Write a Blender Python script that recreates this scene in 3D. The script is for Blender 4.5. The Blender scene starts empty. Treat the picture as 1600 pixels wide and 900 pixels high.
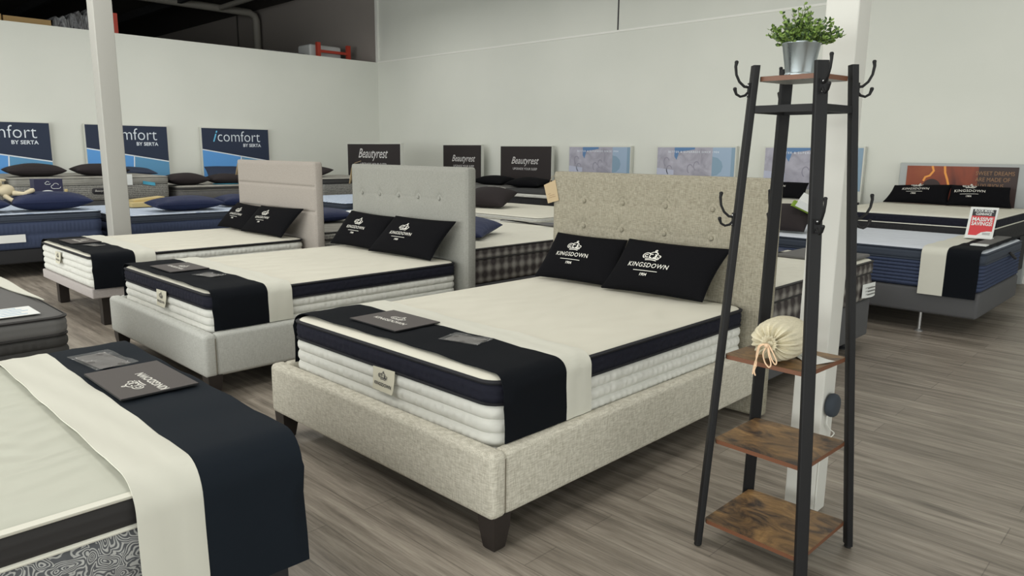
import bpy, math, random
from mathutils import Vector, Matrix
random.seed(7)
SC = bpy.context.scene
COL = SC.collection
PI = math.pi

# ------------------------------------------------------------------ camera
def setup_camera():
    f, yaw, pitch, roll = 1137.6, -0.771332, 0.1846116, 0.0101336
    cy, sy = math.cos(yaw), math.sin(yaw)
    fw = Vector((sy*math.cos(pitch), cy*math.cos(pitch), -math.sin(pitch)))
    r = Vector((cy, -sy, 0)); u = r.cross(fw)
    r2 = math.cos(roll)*r + math.sin(roll)*u
    u2 = -math.sin(roll)*r + math.cos(roll)*u
    cam = bpy.data.cameras.new('camera'); cam.sensor_width = 36; cam.lens = f*36/1600
    cam.clip_end = 200; cam.clip_start = 0.05
    o = bpy.data.objects.new('camera', cam); COL.objects.link(o)
    m = Matrix.Identity(4)
    for i in range(3):
        m[i][0] = r2[i]; m[i][1] = u2[i]; m[i][2] = -fw[i]
    m[0][3], m[1][3], m[2][3] = 0, 0, 1.5
    o.matrix_world = m
    SC.camera = o
setup_camera()
SC.view_settings.view_transform = 'Standard'
SC.view_settings.look = 'None'
SC.view_settings.gamma = 1
SC.view_settings.use_curve_mapping = False
SC.view_settings.exposure = -0.08
# world: faint even light, the shop is closed in
w = bpy.data.worlds.new('world'); SC.world = w; w.use_nodes = True
w.node_tree.nodes['Background'].inputs[0].default_value = (0.9, 0.95, 1.0, 1)
w.node_tree.nodes['Background'].inputs[1].default_value = 0.02
# ceiling panel lamps over the shop floor
def lamp(x, y, z, e, sx=1.2, sy=1.2):
    l = bpy.data.lights.new('panel_lamp', 'AREA'); l.shape = 'RECTANGLE'; l.size = sx; l.size_y = sy
    l.energy = e; l.color = (1.0, 0.985, 0.93)
    o = bpy.data.objects.new('panel_lamp', l); COL.objects.link(o); o.location = (x, y, z)
for lx in (-12.0, -8.6, -5.2, -1.8, 1.6):
    for ly, le in ((-5.0, 60), (-1.6, 50), (1.8, 35), (5.2, 31), (8.2, 20)):
        k = {-12.0: 1.55 if ly > 4 else 1.15 if ly > 0 else .55, -8.6: 1.15, -5.2: 1.0, -1.8: .9, 1.6: .5}[lx]
        lamp(lx, ly, 4.45, le*k)
# unseen fill lights added behind and right of the camera to brighten near sides
def fill_light(loc, rot, sx, sy, e):
    l = bpy.data.lights.new('added_fill_light', 'AREA'); l.shape = 'RECTANGLE'; l.size = sx; l.size_y = sy
    l.energy = e; l.color = (0.97, 1.0, 0.98)
    o = bpy.data.objects.new('added_fill_light', l); COL.objects.link(o); o.location = loc; o.rotation_euler = rot
fill_light((-3.0, -8.7, 2.0), (PI/2, 0, 0), 18, 3.2, 1050)
fill_light((7.7, 1.0, 2.0), (0, PI/2, 0), 3.2, 14, 370)

# ------------------------------------------------------------------ materials
def srgb(r, g, b):
    def c(v):
        v /= 255.0
        return v/12.92 if v <= .04045 else ((v+.055)/1.055)**2.4
    return (c(r), c(g), c(b), 1)
MATS = {}
def mat(name, col, rough=.6, metal=0, spec=.5):
    m = bpy.data.materials.new(name); m.use_nodes = True
    b = m.node_tree.nodes['Principled BSDF']
    b.inputs['Base Color'].default_value = col
    b.inputs['Roughness'].default_value = rough
    b.inputs['Metallic'].default_value = metal
    b.inputs['Specular IOR Level'].default_value = spec
    MATS[name] = m
    return m
def nd(m, t, **kw):
    n = m.node_tree.nodes.new(t)
    for k, v in kw.items():
        if k.startswith('i_'):
            n.inputs[k[2:]].default_value = v
        else:
            setattr(n, k, v)
    return n
def lk(m, a, b): m.node_tree.links.new(a, b)
def coords(m, scale=(1, 1, 1), rot=(0, 0, 0)):
    tc = nd(m, 'ShaderNodeTexCoord'); mp = nd(m, 'ShaderNodeMapping')
    mp.inputs['Scale'].default_value = scale; mp.inputs['Rotation'].default_value = rot
    lk(m, tc.outputs['Object'], mp.inputs['Vector'])
    return mp.outputs['Vector']
def ramp(m, fac, stops):
    r = nd(m, 'ShaderNodeValToRGB'); e = r.color_ramp.elements
    while len(e) < len(stops): e.new(0.5)
    for k, (p, c) in enumerate(stops):
        e[k].position = p; e[k].color = c
    lk(m, fac, r.inputs['Fac'])
    return r.outputs['Color']
def bsdf(m): return m.node_tree.nodes['Principled BSDF']
def bump(m, h, s=.3, d=.01):
    b = nd(m, 'ShaderNodeBump'); b.inputs['Strength'].default_value = s; b.inputs['Distance'].default_value = d
    lk(m, h, b.inputs['Height']); lk(m, b.outputs['Normal'], bsdf(m).inputs['Normal'])
def mixc(m, fac, a, b, mode='MIX'):
    x = nd(m, 'ShaderNodeMix', data_type='RGBA', blend_type=mode)
    if hasattr(fac, 'links'): lk(m, fac, x.inputs[0])
    else: x.inputs[0].default_value = fac
    for s, v in ((x.inputs[6], a), (x.inputs[7], b)):
        if hasattr(v, 'links'): lk(m, v, s)
        else: s.default_value = v
    return x.outputs[2]

def fabric(name, c1, c2, scale=90, rough=.95, bs=.35):
    """linen weave: two crossed stretched noises"""
    m = mat(name, c1, rough, spec=.15)
    n1 = nd(m, 'ShaderNodeTexNoise', i_Scale=1.0, i_Detail=2.0)
    lk(m, coords(m, (scale*.35, scale*.35, scale*2.6)), n1.inputs['Vector'])
    n2 = nd(m, 'ShaderNodeTexNoise', i_Scale=1.0, i_Detail=2.0)
    lk(m, coords(m, (scale*2.6, scale*2.6, scale*.35)), n2.inputs['Vector'])
    a = nd(m, 'ShaderNodeMath', operation='ADD'); lk(m, n1.outputs['Fac'], a.inputs[0]); lk(m, n2.outputs['Fac'], a.inputs[1])
    h = nd(m, 'ShaderNodeMath', operation='MULTIPLY'); lk(m, a.outputs[0], h.inputs[0]); h.inputs[1].default_value = .5
    lk(m, ramp(m, h.outputs[0], [(.36, c2), (.62, c1)]), bsdf(m).inputs['Base Color'])
    bump(m, h.outputs[0], bs, .004)
    return m
def quilt(name, col, kind='wave', scale=9.0, s=.5, d=.01, rough=.9, col2=None):
    m = mat(name, col, rough, spec=.2)
    v = coords(m, (1, 1, 1))
    if kind == 'wave':
        t = nd(m, 'ShaderNodeTexWave', i_Scale=scale, i_Distortion=6.0, i_Detail=1.0); t.inputs['Detail Scale'].default_value = 1.2
        lk(m, v, t.inputs['Vector']); h = t.outputs['Fac']
    elif kind == 'cell':
        t = nd(m, 'ShaderNodeTexVoronoi', i_Scale=scale, feature='SMOOTH_F1'); lk(m, v, t.inputs['Vector']); h = t.outputs['Distance']
    else:
        t = nd(m, 'ShaderNodeTexNoise', i_Scale=scale, i_Detail=3.0); lk(m, v, t.inputs['Vector']); h = t.outputs['Fac']
    if col2: lk(m, ramp(m, h, [(.2, col), (.8, col2)]), bsdf(m).inputs['Base Color'])
    bump(m, h, s, d)
    return m

# walls, floor, ceiling
m = mat('wall_paint', (.60, .605, .545, 1), .85, spec=.2)
n = nd(m, 'ShaderNodeTexNoise', i_Scale=.7, i_Detail=3.0); lk(m, coords(m), n.inputs['Vector'])
lk(m, ramp(m, n.outputs['Fac'], [(.3, (.66, .675, .625, 1)), (.7, (.70, .71, .66, 1))]), bsdf(m).inputs['Base Color'])
mat('wall_far', (.30, .27, .25, 1), .9)  # shade beyond the partition is put into this darker wall colour
mat('ceiling_dark', (.06, .055, .05, 1), .9)
mat('ceiling_pale', (.32, .32, .30, 1), .9)
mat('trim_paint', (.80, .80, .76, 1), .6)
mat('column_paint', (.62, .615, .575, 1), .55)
mat('column_grey', (.45, .445, .415, 1), .55)
m = mat('vinyl_plank', (.1, .09, .08, 1), .42, spec=.4)
def floor_mat(m):
    tc = coords(m)
    br = nd(m, 'ShaderNodeTexBrick', offset=.37, squash=1.0)
    br.inputs['Color1'].default_value = (.3, .3, .3, 1); br.inputs['Color2'].default_value = (.75, .75, .75, 1)
    br.inputs['Mortar'].default_value = (.0, .0, .0, 1); br.inputs['Scale'].default_value = 1
    br.inputs['Mortar Size'].default_value = .0022; br.inputs['Mortar Smooth'].default_value = .2
    br.inputs['Brick Width'].default_value = 1.22; br.inputs['Row Height'].default_value = .18
    lk(m, tc, br.inputs['Vector'])
    s1 = nd(m, 'ShaderNodeTexNoise', i_Scale=1.0, i_Detail=6.0, i_Roughness=.65, i_Distortion=.4)
    lk(m, coords(m, (1.6, 22, 1)), s1.inputs['Vector'])
    s2 = nd(m, 'ShaderNodeTexNoise', i_Scale=1.0, i_Detail=4.0, i_Roughness=.7)
    lk(m, coords(m, (5, 110, 1)), s2.inputs['Vector'])
    base = ramp(m, s1.outputs['Fac'], [(.28, srgb(102, 95, 86)), (.5, srgb(145, 136, 125)), (.72, srgb(172, 163, 151))])
    fine = ramp(m, s2.outputs['Fac'], [(.3, (.72, .72, .72, 1)), (.7, (1.1, 1.1, 1.1, 1))])
    c = mixc(m, 1.0, base, fine, 'MULTIPLY')
    pl = ramp(m, br.outputs['Color'], [(0, (.62, .62, .62, 1)), (.3, (.86, .85, .84, 1)), (.75, (1.12, 1.12, 1.12, 1))])
    lk(m, mixc(m, 1.0, c, pl, 'MULTIPLY'), bsdf(m).inputs['Base Color'])
    bump(m, s2.outputs['Fac'], .12, .002)
floor_mat(m)

# upholstery
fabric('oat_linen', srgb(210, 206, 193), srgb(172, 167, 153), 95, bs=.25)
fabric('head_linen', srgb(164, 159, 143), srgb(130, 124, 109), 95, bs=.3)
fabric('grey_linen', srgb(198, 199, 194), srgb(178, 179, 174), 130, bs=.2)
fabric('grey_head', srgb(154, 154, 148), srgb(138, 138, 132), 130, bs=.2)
fabric('taupe_linen', srgb(168, 161, 154), srgb(156, 149, 142), 150, bs=.15)
fabric('lilac_linen', srgb(186, 180, 178), srgb(170, 163, 161), 150, bs=.15)
mat('dark_leg', srgb(38, 32, 30), .45)
# mattress fabrics
quilt('cream_top', srgb(212, 209, 196), 'wave', 1.6, .35, .02)
quilt('ivory_swirl', srgb(194, 195, 183), 'wave', 3.2, .4, .015)
quilt('cream_grid', srgb(210, 208, 196), 'cell', 14, .5, .02)
quilt('white_grid', srgb(204, 209, 218), 'cell', 9, .6, .02)
quilt('white_side', srgb(216, 216, 210), 'cell', 26, .6, .012)
quilt('navy_band', srgb(30, 31, 42), 'cell', 30, .7, .01)
mat('navy_piping', srgb(18, 19, 27), .8)
mat('white_piping', srgb(222, 220, 208), .8)
mat('charcoal_band', srgb(40, 38, 38), .75)
quilt('blue_side', srgb(62, 71, 95), 'noise', 12, .3, .01)
quilt('steel_side', srgb(92, 106, 128), 'noise', 12, .3, .01)
m = mat('blue_quilt_top', srgb(205, 216, 230), .85)
t = nd(m, 'ShaderNodeTexWave', i_Scale=5.0, i_Distortion=5.0); lk(m, coords(m, (1, 1, 1)), t.inputs['Vector'])
lk(m, ramp(m, t.outputs['Fac'], [(.15, srgb(110, 130, 165)), (.4, srgb(205, 216, 230))]), bsdf(m).inputs['Base Color'])
mat('slate_band', srgb(52, 60, 74), .8)
# grey striped quilted side
m = mat('grey_stripe', srgb(120, 118, 112), .9)
t = nd(m, 'ShaderNodeTexWave', bands_direction='Z', i_Scale=11.0, i_Distortion=.4); lk(m, coords(m), t.inputs['Vector'])
t2 = nd(m, 'ShaderNodeTexNoise', i_Scale=60.0); lk(m, coords(m), t2.inputs['Vector'])
cc = ramp(m, t.outputs['Fac'], [(.1, srgb(58, 56, 54)), (.4, srgb(142, 139, 132))])
lk(m, mixc(m, .35, cc, ramp(m, t2.outputs['Fac'], [(.35, (.1, .1, .1, 1)), (.65, (.45, .45, .42, 1))])), bsdf(m).inputs['Base Color'])
quilt('grey_top', srgb(128, 126, 120), 'noise', 6, .5, .02, col2=srgb(160, 158, 150))
quilt('dark_grey_fabric', srgb(66, 65, 64), 'noise', 30, .3, .004)
quilt('mid_grey_fabric', srgb(104, 103, 102), 'noise', 12, .35, .006)
# grey tile pattern
m = mat('tile_side', srgb(90, 84, 80), .9)
def tiles(m):
    tc = nd(m, 'ShaderNodeTexCoord'); sx = nd(m, 'ShaderNodeSeparateXYZ'); lk(m, tc.outputs['Object'], sx.inputs[0])
    a = nd(m, 'ShaderNodeMath', operation='ADD'); lk(m, sx.outputs['X'], a.inputs[0]); lk(m, sx.outputs['Y'], a.inputs[1])
    outs = []
    for src, k in ((a.outputs[0], 62.0), (sx.outputs['Z'], 62.0)):
        mu = nd(m, 'ShaderNodeMath', operation='MULTIPLY'); lk(m, src, mu.inputs[0]); mu.inputs[1].default_value = k
        s = nd(m, 'ShaderNodeMath', operation='SINE'); lk(m, mu.outputs[0], s.inputs[0]); outs.append(s.outputs[0])
    p = nd(m, 'ShaderNodeMath', operation='ADD'); lk(m, outs[0], p.inputs[0]); lk(m, outs[1], p.inputs[1])
    q = nd(m, 'ShaderNodeMath', operation='MULTIPLY_ADD'); lk(m, p.outputs[0], q.inputs[0]); q.inputs[1].default_value = .25; q.inputs[2].default_value = .5
    lk(m, ramp(m, q.outputs[0], [(.25, srgb(56, 50, 50)), (.6, srgb(104, 100, 96)), (.9, srgb(138, 135, 130))]), bsdf(m).inputs['Base Color'])
    bump(m, q.outputs[0], .4, .01)
tiles(m)
# paisley-like grey ticking
m = mat('paisley_side', srgb(150, 150, 150), .85)
t = nd(m, 'ShaderNodeTexVoronoi', i_Scale=26.0, feature='F1'); 
dn = nd(m, 'ShaderNodeTexNoise', i_Scale=10.0, i_Detail=2.0); cv = coords(m); lk(m, cv, dn.inputs['Vector'])
lk(m, mixc(m, .12, cv, dn.outputs['Color']), t.inputs['Vector'])
mu = nd(m, 'ShaderNodeMath', operation='MULTIPLY'); lk(m, t.outputs['Distance'], mu.inputs[0]); mu.inputs[1].default_value = 42
si = nd(m, 'ShaderNodeMath', operation='SINE'); lk(m, mu.outputs[0], si.inputs[0])
lk(m, ramp(m, si.outputs[0], [(.0, srgb(86, 88, 92)), (.35, srgb(176, 176, 174))]), bsdf(m).inputs['Base Color'])
# cloths
mat('black_cloth', srgb(15, 18, 23), .9, spec=.12)
mat('navy_black_cloth', srgb(20, 27, 35), .85, spec=.18)
mat('cream_cloth', srgb(208, 207, 196), .85, spec=.2)
mat('black_pillow', srgb(15, 15, 18), .9, spec=.1)
mat('brown_black_pillow', srgb(46, 41, 42), .9, spec=.2)
m = mat('navy_pillow', srgb(28, 38, 72), .6, spec=.3)
t = nd(m, 'ShaderNodeTexNoise', i_Scale=7.0, i_Detail=3.0, i_Distortion=1.5); lk(m, coords(m), t.inputs['Vector']); bump(m, t.outputs['Fac'], .35, .02)
mat('print_white', srgb(214, 212, 205), .7)
mat('print_dark', srgb(52, 52, 58), .7)
mat('card_brown', srgb(70, 64, 62), .6)
mat('card_edge', srgb(20, 20, 22), .6)
mat('kraft', srgb(180, 160, 128), .8)
mat('kraft_ink', srgb(120, 96, 66), .8)
mat('label_cloth', srgb(206, 202, 184), .85)
mat('paper_white', srgb(226, 228, 226), .7)
m = mat('clear_plastic', (.9, .9, .88, 1), .12, spec=.6)
bsdf(m).inputs['Alpha'].default_value = .12
t = nd(m, 'ShaderNodeTexNoise', i_Scale=30.0, i_Detail=1.0); lk(m, coords(m), t.inputs['Vector']); bump(m, t.outputs['Fac'], .5, .01)
mat('insert_grey', srgb(66, 62, 60), .5)
mat('welt_seam', srgb(120, 114, 100), .9)
# signs
mat('board_edge', srgb(205, 206, 198), .7)
mat('sign_navy', srgb(32, 44, 68), .6)
mat('sign_blue', srgb(92, 156, 222), .6)
mat('sign_teal', srgb(92, 150, 192), .6)
mat('sign_white', srgb(225, 232, 240), .6)
mat('sign_cyan', srgb(110, 195, 235), .6)
mat('sign_brown', srgb(37, 30, 31), .65)
mat('sign_silver', srgb(208, 206, 206), .6)
m = mat('photo_people', srgb(165, 165, 178), .6)
t = nd(m, 'ShaderNodeTexNoise', i_Scale=4.5, i_Detail=4.0, i_Distortion=1.2); lk(m, coords(m), t.inputs['Vector'])
lk(m, ramp(m, t.outputs['Fac'], [(.25, srgb(140, 139, 152)), (.5, srgb(166, 164, 178)), (.75, srgb(184, 183, 196))]), bsdf(m).inputs['Base Color'])
mat('photo_sky', srgb(156, 176, 200), .6)
mat('photo_deep', srgb(92, 128, 172), .6)
mat('photo_teal', srgb(132, 158, 180), .6)
mat('photo_curl', srgb(138, 136, 152), .6)
mat('photo_mid', srgb(182, 186, 206), .6)
m = mat('photo_amber', srgb(120, 50, 30), .5)
t = nd(m, 'ShaderNodeTexNoise', i_Scale=2.4, i_Detail=3.0, i_Distortion=1.0); lk(m, coords(m, (1.0, 1.0, .55)), t.inputs['Vector'])
lk(m, ramp(m, t.outputs['Fac'], [(.3, srgb(82, 34, 26)), (.5, srgb(138, 62, 36)), (.66, srgb(150, 76, 42))]), bsdf(m).inputs['Base Color'])
mat('photo_glow', srgb(238, 158, 70), .5)
mat('photo_dark', srgb(52, 34, 32), .5)
mat('gold_ink', srgb(150, 112, 76), .5)
mat('frame_silver', srgb(168, 172, 172), .45)
mat('red_print', srgb(206, 52, 58), .5)
mat('black_print', srgb(40, 38, 42), .5)
# rack etc.
mat('black_metal', srgb(23, 23, 25), .55, spec=.3)
mat('black_foot', srgb(20, 20, 20), .7)
m = mat('rustic_wood', srgb(120, 80, 45), .42, spec=.4)
def rustic(m):
    n1 = nd(m, 'ShaderNodeTexNoise', i_Scale=1.0, i_Detail=5.0, i_Roughness=.6, i_Distortion=1.0); lk(m, coords(m, (7, 11, 7)), n1.inputs['Vector'])
    n2 = nd(m, 'ShaderNodeTexNoise', i_Scale=1.0, i_Detail=4.0, i_Roughness=.7); lk(m, coords(m, (9, 90, 9)), n2.inputs['Vector'])
    a = ramp(m, n1.outputs['Fac'], [(.36, srgb(58, 46, 38)), (.47, srgb(112, 86, 58)), (.62, srgb(150, 116, 74)), (.75, srgb(176, 142, 96))])
    b = ramp(m, n2.outputs['Fac'], [(.3, (.72, .72, .72, 1)), (.7, (1.08, 1.08, 1.08, 1))])
    lk(m, mixc(m, 1.0, a, b, 'MULTIPLY'), bsdf(m).inputs['Base Color'])
rustic(m)
mat('wood_edge', srgb(112, 72, 50), .45)
m = mat('galvanized', srgb(176, 186, 190), .32, metal=.9)
t = nd(m, 'ShaderNodeTexNoise', i_Scale=14.0, i_Detail=2.0); lk(m, coords(m, (3, 3, .15)), t.inputs['Vector'])
lk(m, ramp(m, t.outputs['Fac'], [(.3, (.24, .24, .24, 1)), (.7, (.5, .5, .5, 1))]), bsdf(m).inputs['Roughness'])
mat('leaf_green', srgb(122, 150, 72), .5)
mat('leaf_dark', srgb(62, 86, 50), .5)
mat('stem_green', srgb(84, 100, 44), .6)
mat('soil', srgb(40, 34, 26), .95)
m = fabric('bag_cotton', srgb(222, 214, 190), srgb(204, 196, 170), 200, bs=.1)
mat('cord_peach', srgb(222, 190, 158), .8)
mat('speaker_charcoal', srgb(52, 58, 66), .9)
mat('cable_white', srgb(220, 220, 214), .6)
mat('rack_red', srgb(190, 66, 48), .5)
mat('box_card', srgb(176, 146, 100), .85)
m = mat('wrap_plastic', srgb(120, 122, 124), .25, spec=.6)
t = nd(m, 'ShaderNodeTexNoise', i_Scale=5.0, i_Detail=4.0, i_Distortion=2.0); lk(m, coords(m, (3, 3, .6)), t.inputs['Vector'])
lk(m, ramp(m, t.outputs['Fac'], [(.35, srgb(70, 70, 72)), (.65, srgb(150, 152, 156))]), bsdf(m).inputs['Base Color']); bump(m, t.outputs['Fac'], 1, .05)
mat('wrap_white', srgb(206, 208, 208), .4)
mat('pipe_grey', srgb(150, 146, 138), .6)
mat('plush_cream', srgb(206, 194, 166), .95)
mat('night_navy', srgb(38, 38, 66), .5)
mat('yellow_board', srgb(196, 176, 124), .7)
mat('green_board', srgb(132, 164, 52), .6)
mat('aqua_print', srgb(70, 160, 190), .5)
mat('steel', srgb(190, 190, 190), .3, metal=.8)
mat('base_grey', srgb(82, 82, 84), .9)
mat('base_black', srgb(34, 34, 37), .85)

# ------------------------------------------------------------------ mesh helpers
class MB:
    def __init__(s): s.v = []; s.f = []; s.mi = []; s.m = []
    def slot(s, mn):
        if mn not in s.m: s.m.append(mn)
        return s.m.index(mn)
    def add(s, vs, fs, mn):
        o = len(s.v); k = s.slot(mn)
        s.v += [Vector(x) for x in vs]
        s.f += [tuple(i+o for i in f) for f in fs]; s.mi += [k]*len(fs)
        return s
    def box(s, x0, x1, y0, y1, z0, z1, mn):
        v = [(x, y, z) for z in (z0, z1) for y in (y0, y1) for x in (x0, x1)]
        return s.add(v, [(0, 2, 3, 1), (4, 5, 7, 6), (0, 1, 5, 4), (2, 6, 7, 3), (0, 4, 6, 2), (1, 3, 7, 5)], mn)
    def obox(s, c, ax, ay, az, mn):
        """box with centre c and half-axis vectors"""
        c, ax, ay, az = map(Vector, (c, ax, ay, az))
        v = [c+ax*i+ay*j+az*k for k in (-1, 1) for j in (-1, 1) for i in (-1, 1)]
        return s.add(v, [(0, 2, 3, 1), (4, 5, 7, 6), (0, 1, 5, 4), (2, 6, 7, 3), (0, 4, 6, 2), (1, 3, 7, 5)], mn)
    def rings(s, rs, mn, cap=True, close=True):
        n = len(rs[0]); v = [p for r in rs for p in r]; f = []
        for k in range(len(rs)-1):
            for i in range(n if close else n-1):
                j = (i+1) % n
                f.append((k*n+i, k*n+j, (k+1)*n+j, (k+1)*n+i))
        if cap:
            f.append(tuple(reversed(range(n)))); f.append(tuple((len(rs)-1)*n+i for i in range(n)))
        return s.add(v, f, mn)
    def tube(s, pts, r, mn, n=10, cap=True):
        pts = [Vector(p) for p in pts]; rs = []
        rad = r if isinstance(r, (list, tuple)) else [r]*len(pts)
        prev = None
        for i, p in enumerate(pts):
            t = (pts[min(i+1, len(pts)-1)]-pts[max(i-1, 0)]).normalized()
            if prev is None:
                a = t.cross(Vector((0, 0, 1)))
                if a.length < .1: a = t.cross(Vector((1, 0, 0)))
            else: a = prev - t*prev.dot(t)
            a.normalize(); prev = a; b = t.cross(a)
            rs.append([p+(a*math.cos(2*PI*k/n)+b*math.sin(2*PI*k/n))*rad[i] for k in range(n)])
        return s.rings(rs, mn, cap)
    def lathe(s, c, prof, mn, n=32, axis=None, cap=True):
        c = Vector(c); az = Vector(axis or (0, 0, 1)).normalized()
        a = az.cross(Vector((0, 0, 1)))
        if a.length < .1: a = Vector((1, 0, 0))
        a.normalize(); b = az.cross(a)
        rs = [[c+az*z+(a*math.cos(2*PI*k/n)+b*math.sin(2*PI*k/n))*r for k in range(n)] for r, z in prof]
        return s.rings(rs, mn, cap)
    def ball(s, c, r, mn, n=14, sc=(1, 1, 1)):
        rs = []
        for i in range(1, n//2):
            th = PI*i/(n//2)
            rs.append([Vector((c[0]+sc[0]*r*math.sin(th)*math.cos(2*PI*k/n), c[1]+sc[1]*r*math.sin(th)*math.sin(2*PI*k/n), c[2]-sc[2]*r*math.cos(th))) for k in range(n)])
        return s.rings(rs, mn)
    def grid(s, fn, nu, nv, mn):
        v = [fn(i/nu, j/nv) for j in range(nv+1) for i in range(nu+1)]
        f = [(j*(nu+1)+i, j*(nu+1)+i+1, (j+1)*(nu+1)+i+1, (j+1)*(nu+1)+i) for j in range(nv) for i in range(nu)]
        return s.add(v, f, mn)
    def build(s, name, parent=None, smooth=35, base=None):
        """links the mesh as one object; world-space points are stored relative to the parent's place"""
        if parent is not None: off = ROOT[parent.name]
        elif base is not None: off = Vector(base)
        else:
            xs = [p.x for p in s.v]; ys = [p.y for p in s.v]; zs = [p.z for p in s.v]
            off = Vector(((min(xs)+max(xs))/2, (min(ys)+max(ys))/2, min(zs)))
        me = bpy.data.meshes.new(name)
        me.from_pydata([tuple(p-off) for p in s.v], [], s.f)
        for mn in s.m: me.materials.append(MATS[mn])
        me.polygons.foreach_set('material_index', s.mi)
        if smooth:
            me.shade_smooth(); me.set_sharp_from_angle(angle=math.radians(smooth))
        me.validate(); me.update()
        o = bpy.data.objects.new(name, me); COL.objects.link(o)
        if parent is not None: o.parent = parent; ROOT[o.name] = off
        else: o.location = off; ROOT[o.name] = off
        return o
ROOT = {}
def tag(o, label, cat, group=None):
    o['label'] = label; o['category'] = cat
    if group: o['group'] = group
    return o
def thing(name, label, cat, loc, group=None):
    o = bpy.data.objects.new(name, None); COL.objects.link(o); o.location = loc
    o.empty_display_size = .1
    ROOT[o.name] = Vector(loc)
    return tag(o, label, cat, group)
def struct(o): o['kind'] = 'structure'; return o

def rrect(x0, x1, y0, y1, r, n=6, step=None, wob=0, nom=None):
    """rounded rectangle, counter clockwise, straight sides subdivided"""
    r = max(r, 1e-4); pts = []
    cs = [(x1-r, y0+r, -PI/2), (x1-r, y1-r, 0), (x0+r, y1-r, PI/2), (x0+r, y0+r, PI)]
    for cx, cy, a0 in cs:
        for k in range(n+1):
            a = a0+PI/2*k/n; pts.append((cx+r*math.cos(a), cy+r*math.sin(a)))
    if not step: return pts
    out = []; m_ = n+1
    for q in range(4):
        out += pts[q*m_:(q+1)*m_]
        a, b = pts[q*m_+n], pts[((q+1)*m_) % len(pts)]
        L = nom[0] if q in (1, 3) else nom[1]
        N = max(1, int(L/step)); N += N % 2; dx, dy = b[0]-a[0], b[1]-a[1]; l = math.hypot(dx, dy) or 1
        for k in range(1, N):
            w_ = wob*(abs(math.sin(PI*k/3))-.5)
            out.append((a[0]+dx*k/N+dy/l*w_, a[1]+dy*k/N-dx/l*w_))
    return out
def loft(mb, x0, x1, y0, y1, r, prof, mn, n=6, cap=True):
    """stack of rounded rectangles: prof = [(inset, z)]"""
    rs = []
    for d, z in prof:
        rs.append([Vector((x, y, z)) for x, y in rrect(x0+d, x1-d, y0+d, y1-d, max(r-d, .004), n)])
    return mb.rings(rs, mn, cap)
def rbox(mb, x0, x1, y0, y1, z0, z1, e, mn, r=None):
    """box with rounded edges"""
    pr = []
    for k in range(5): a = PI/2*k/4; pr.append((e-e*math.sin(a), z0+e-e*math.cos(a)))
    for k in range(5): a = PI/2*k/4; pr.append((e-e*math.cos(a), z1-e+e*math.sin(a)))
    return loft(mb, x0, x1, y0, y1, r or e, pr, mn)

_tc = {}
def text2d(s, bold=0.0, shear=0.0, space=1.0):
    k = (s, bold, shear, space)
    if k in _tc: return _tc[k]
    cu = bpy.data.curves.new('t', 'FONT'); cu.body = s; cu.size = 1; cu.offset = bold; cu.shear = shear; cu.space_character = space
    cu.resolution_u = 3; cu.fill_mode = 'FRONT'
    ob = bpy.data.objects.new('t', cu); COL.objects.link(ob)
    me = bpy.data.meshes.new_from_object(ob)
    v = [(p.co.x, p.co.y) for p in me.vertices]; f = [tuple(p.vertices) for p in me.polygons]
    bpy.data.objects.remove(ob); bpy.data.meshes.remove(me); bpy.data.curves.remove(cu)
    x0 = min(p[0] for p in v); x1 = max(p[0] for p in v); y0 = min(p[1] for p in v)
    _tc[k] = ([(p[0]-(x0+x1)/2, p[1]) for p in v], f, x1-x0)
    return _tc[k]
def text_w(s, width, h=None, **kw):
    """text scaled to a width, centred on 0, baseline 0"""
    v, f, w0 = text2d(s, **kw); k = width/w0; ky = (h/0.7 if h else k)
    return [(p[0]*k, p[1]*ky) for p in v], f
def ribbon(pts, w, closed=False):
    v = []; f = []; n = len(pts)
    for i, p in enumerate(pts):
        a = pts[(i-1) % n] if (closed or i) else p; b = pts[(i+1) % n] if (closed or i < n-1) else p
        dx, dy = b[0]-a[0], b[1]-a[1]; l = math.hypot(dx, dy) or 1
        v += [(p[0]-dy/l*w/2, p[1]+dx/l*w/2), (p[0]+dy/l*w/2, p[1]-dx/l*w/2)]
    for i in range(n if closed else n-1):
        j = (i+1) % n; f.append((2*i, 2*i+1, 2*j+1, 2*j))
    return v, f
def arc(cx, cy, rx, ry, a0, a1, n=14):
    return [(cx+rx*math.cos(math.radians(a0+(a1-a0)*k/n)), cy+ry*math.sin(math.radians(a0+(a1-a0)*k/n))) for k in range(n+1)]
def crown(w):
    """cloud-like crown emblem, about 1 wide, scaled"""
    st = [arc(0, -1.3, 1.35, 1.35, 76, 104, 12), arc(0, -1.24, 1.35, 1.40, 74, 106, 12),
          arc(-.36, .34, .22, .20, 250, 20, 16), arc(.36, .34, .22, .20, 160, -70+360, 16)[::-1], arc(0, .44, .24, .20, 5, 175, 14),
          arc(-.36, .32, .10, .09, 60, 330), arc(.36, .32, .10, .09, 120, -150), arc(-.10, .34, .09, .13, 40, 300), arc(.12, .34, .09, .13, 220, 480),
          arc(.02, .74, .05, .06, 0, 360)]
    V = []; F = []
    for s in st:
        v, f = ribbon(s, .06); o = len(V); V += v; F += [tuple(i+o for i in q) for q in f]
    return [(x*w*1.05, y*w*.84) for x, y in V], F
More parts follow.
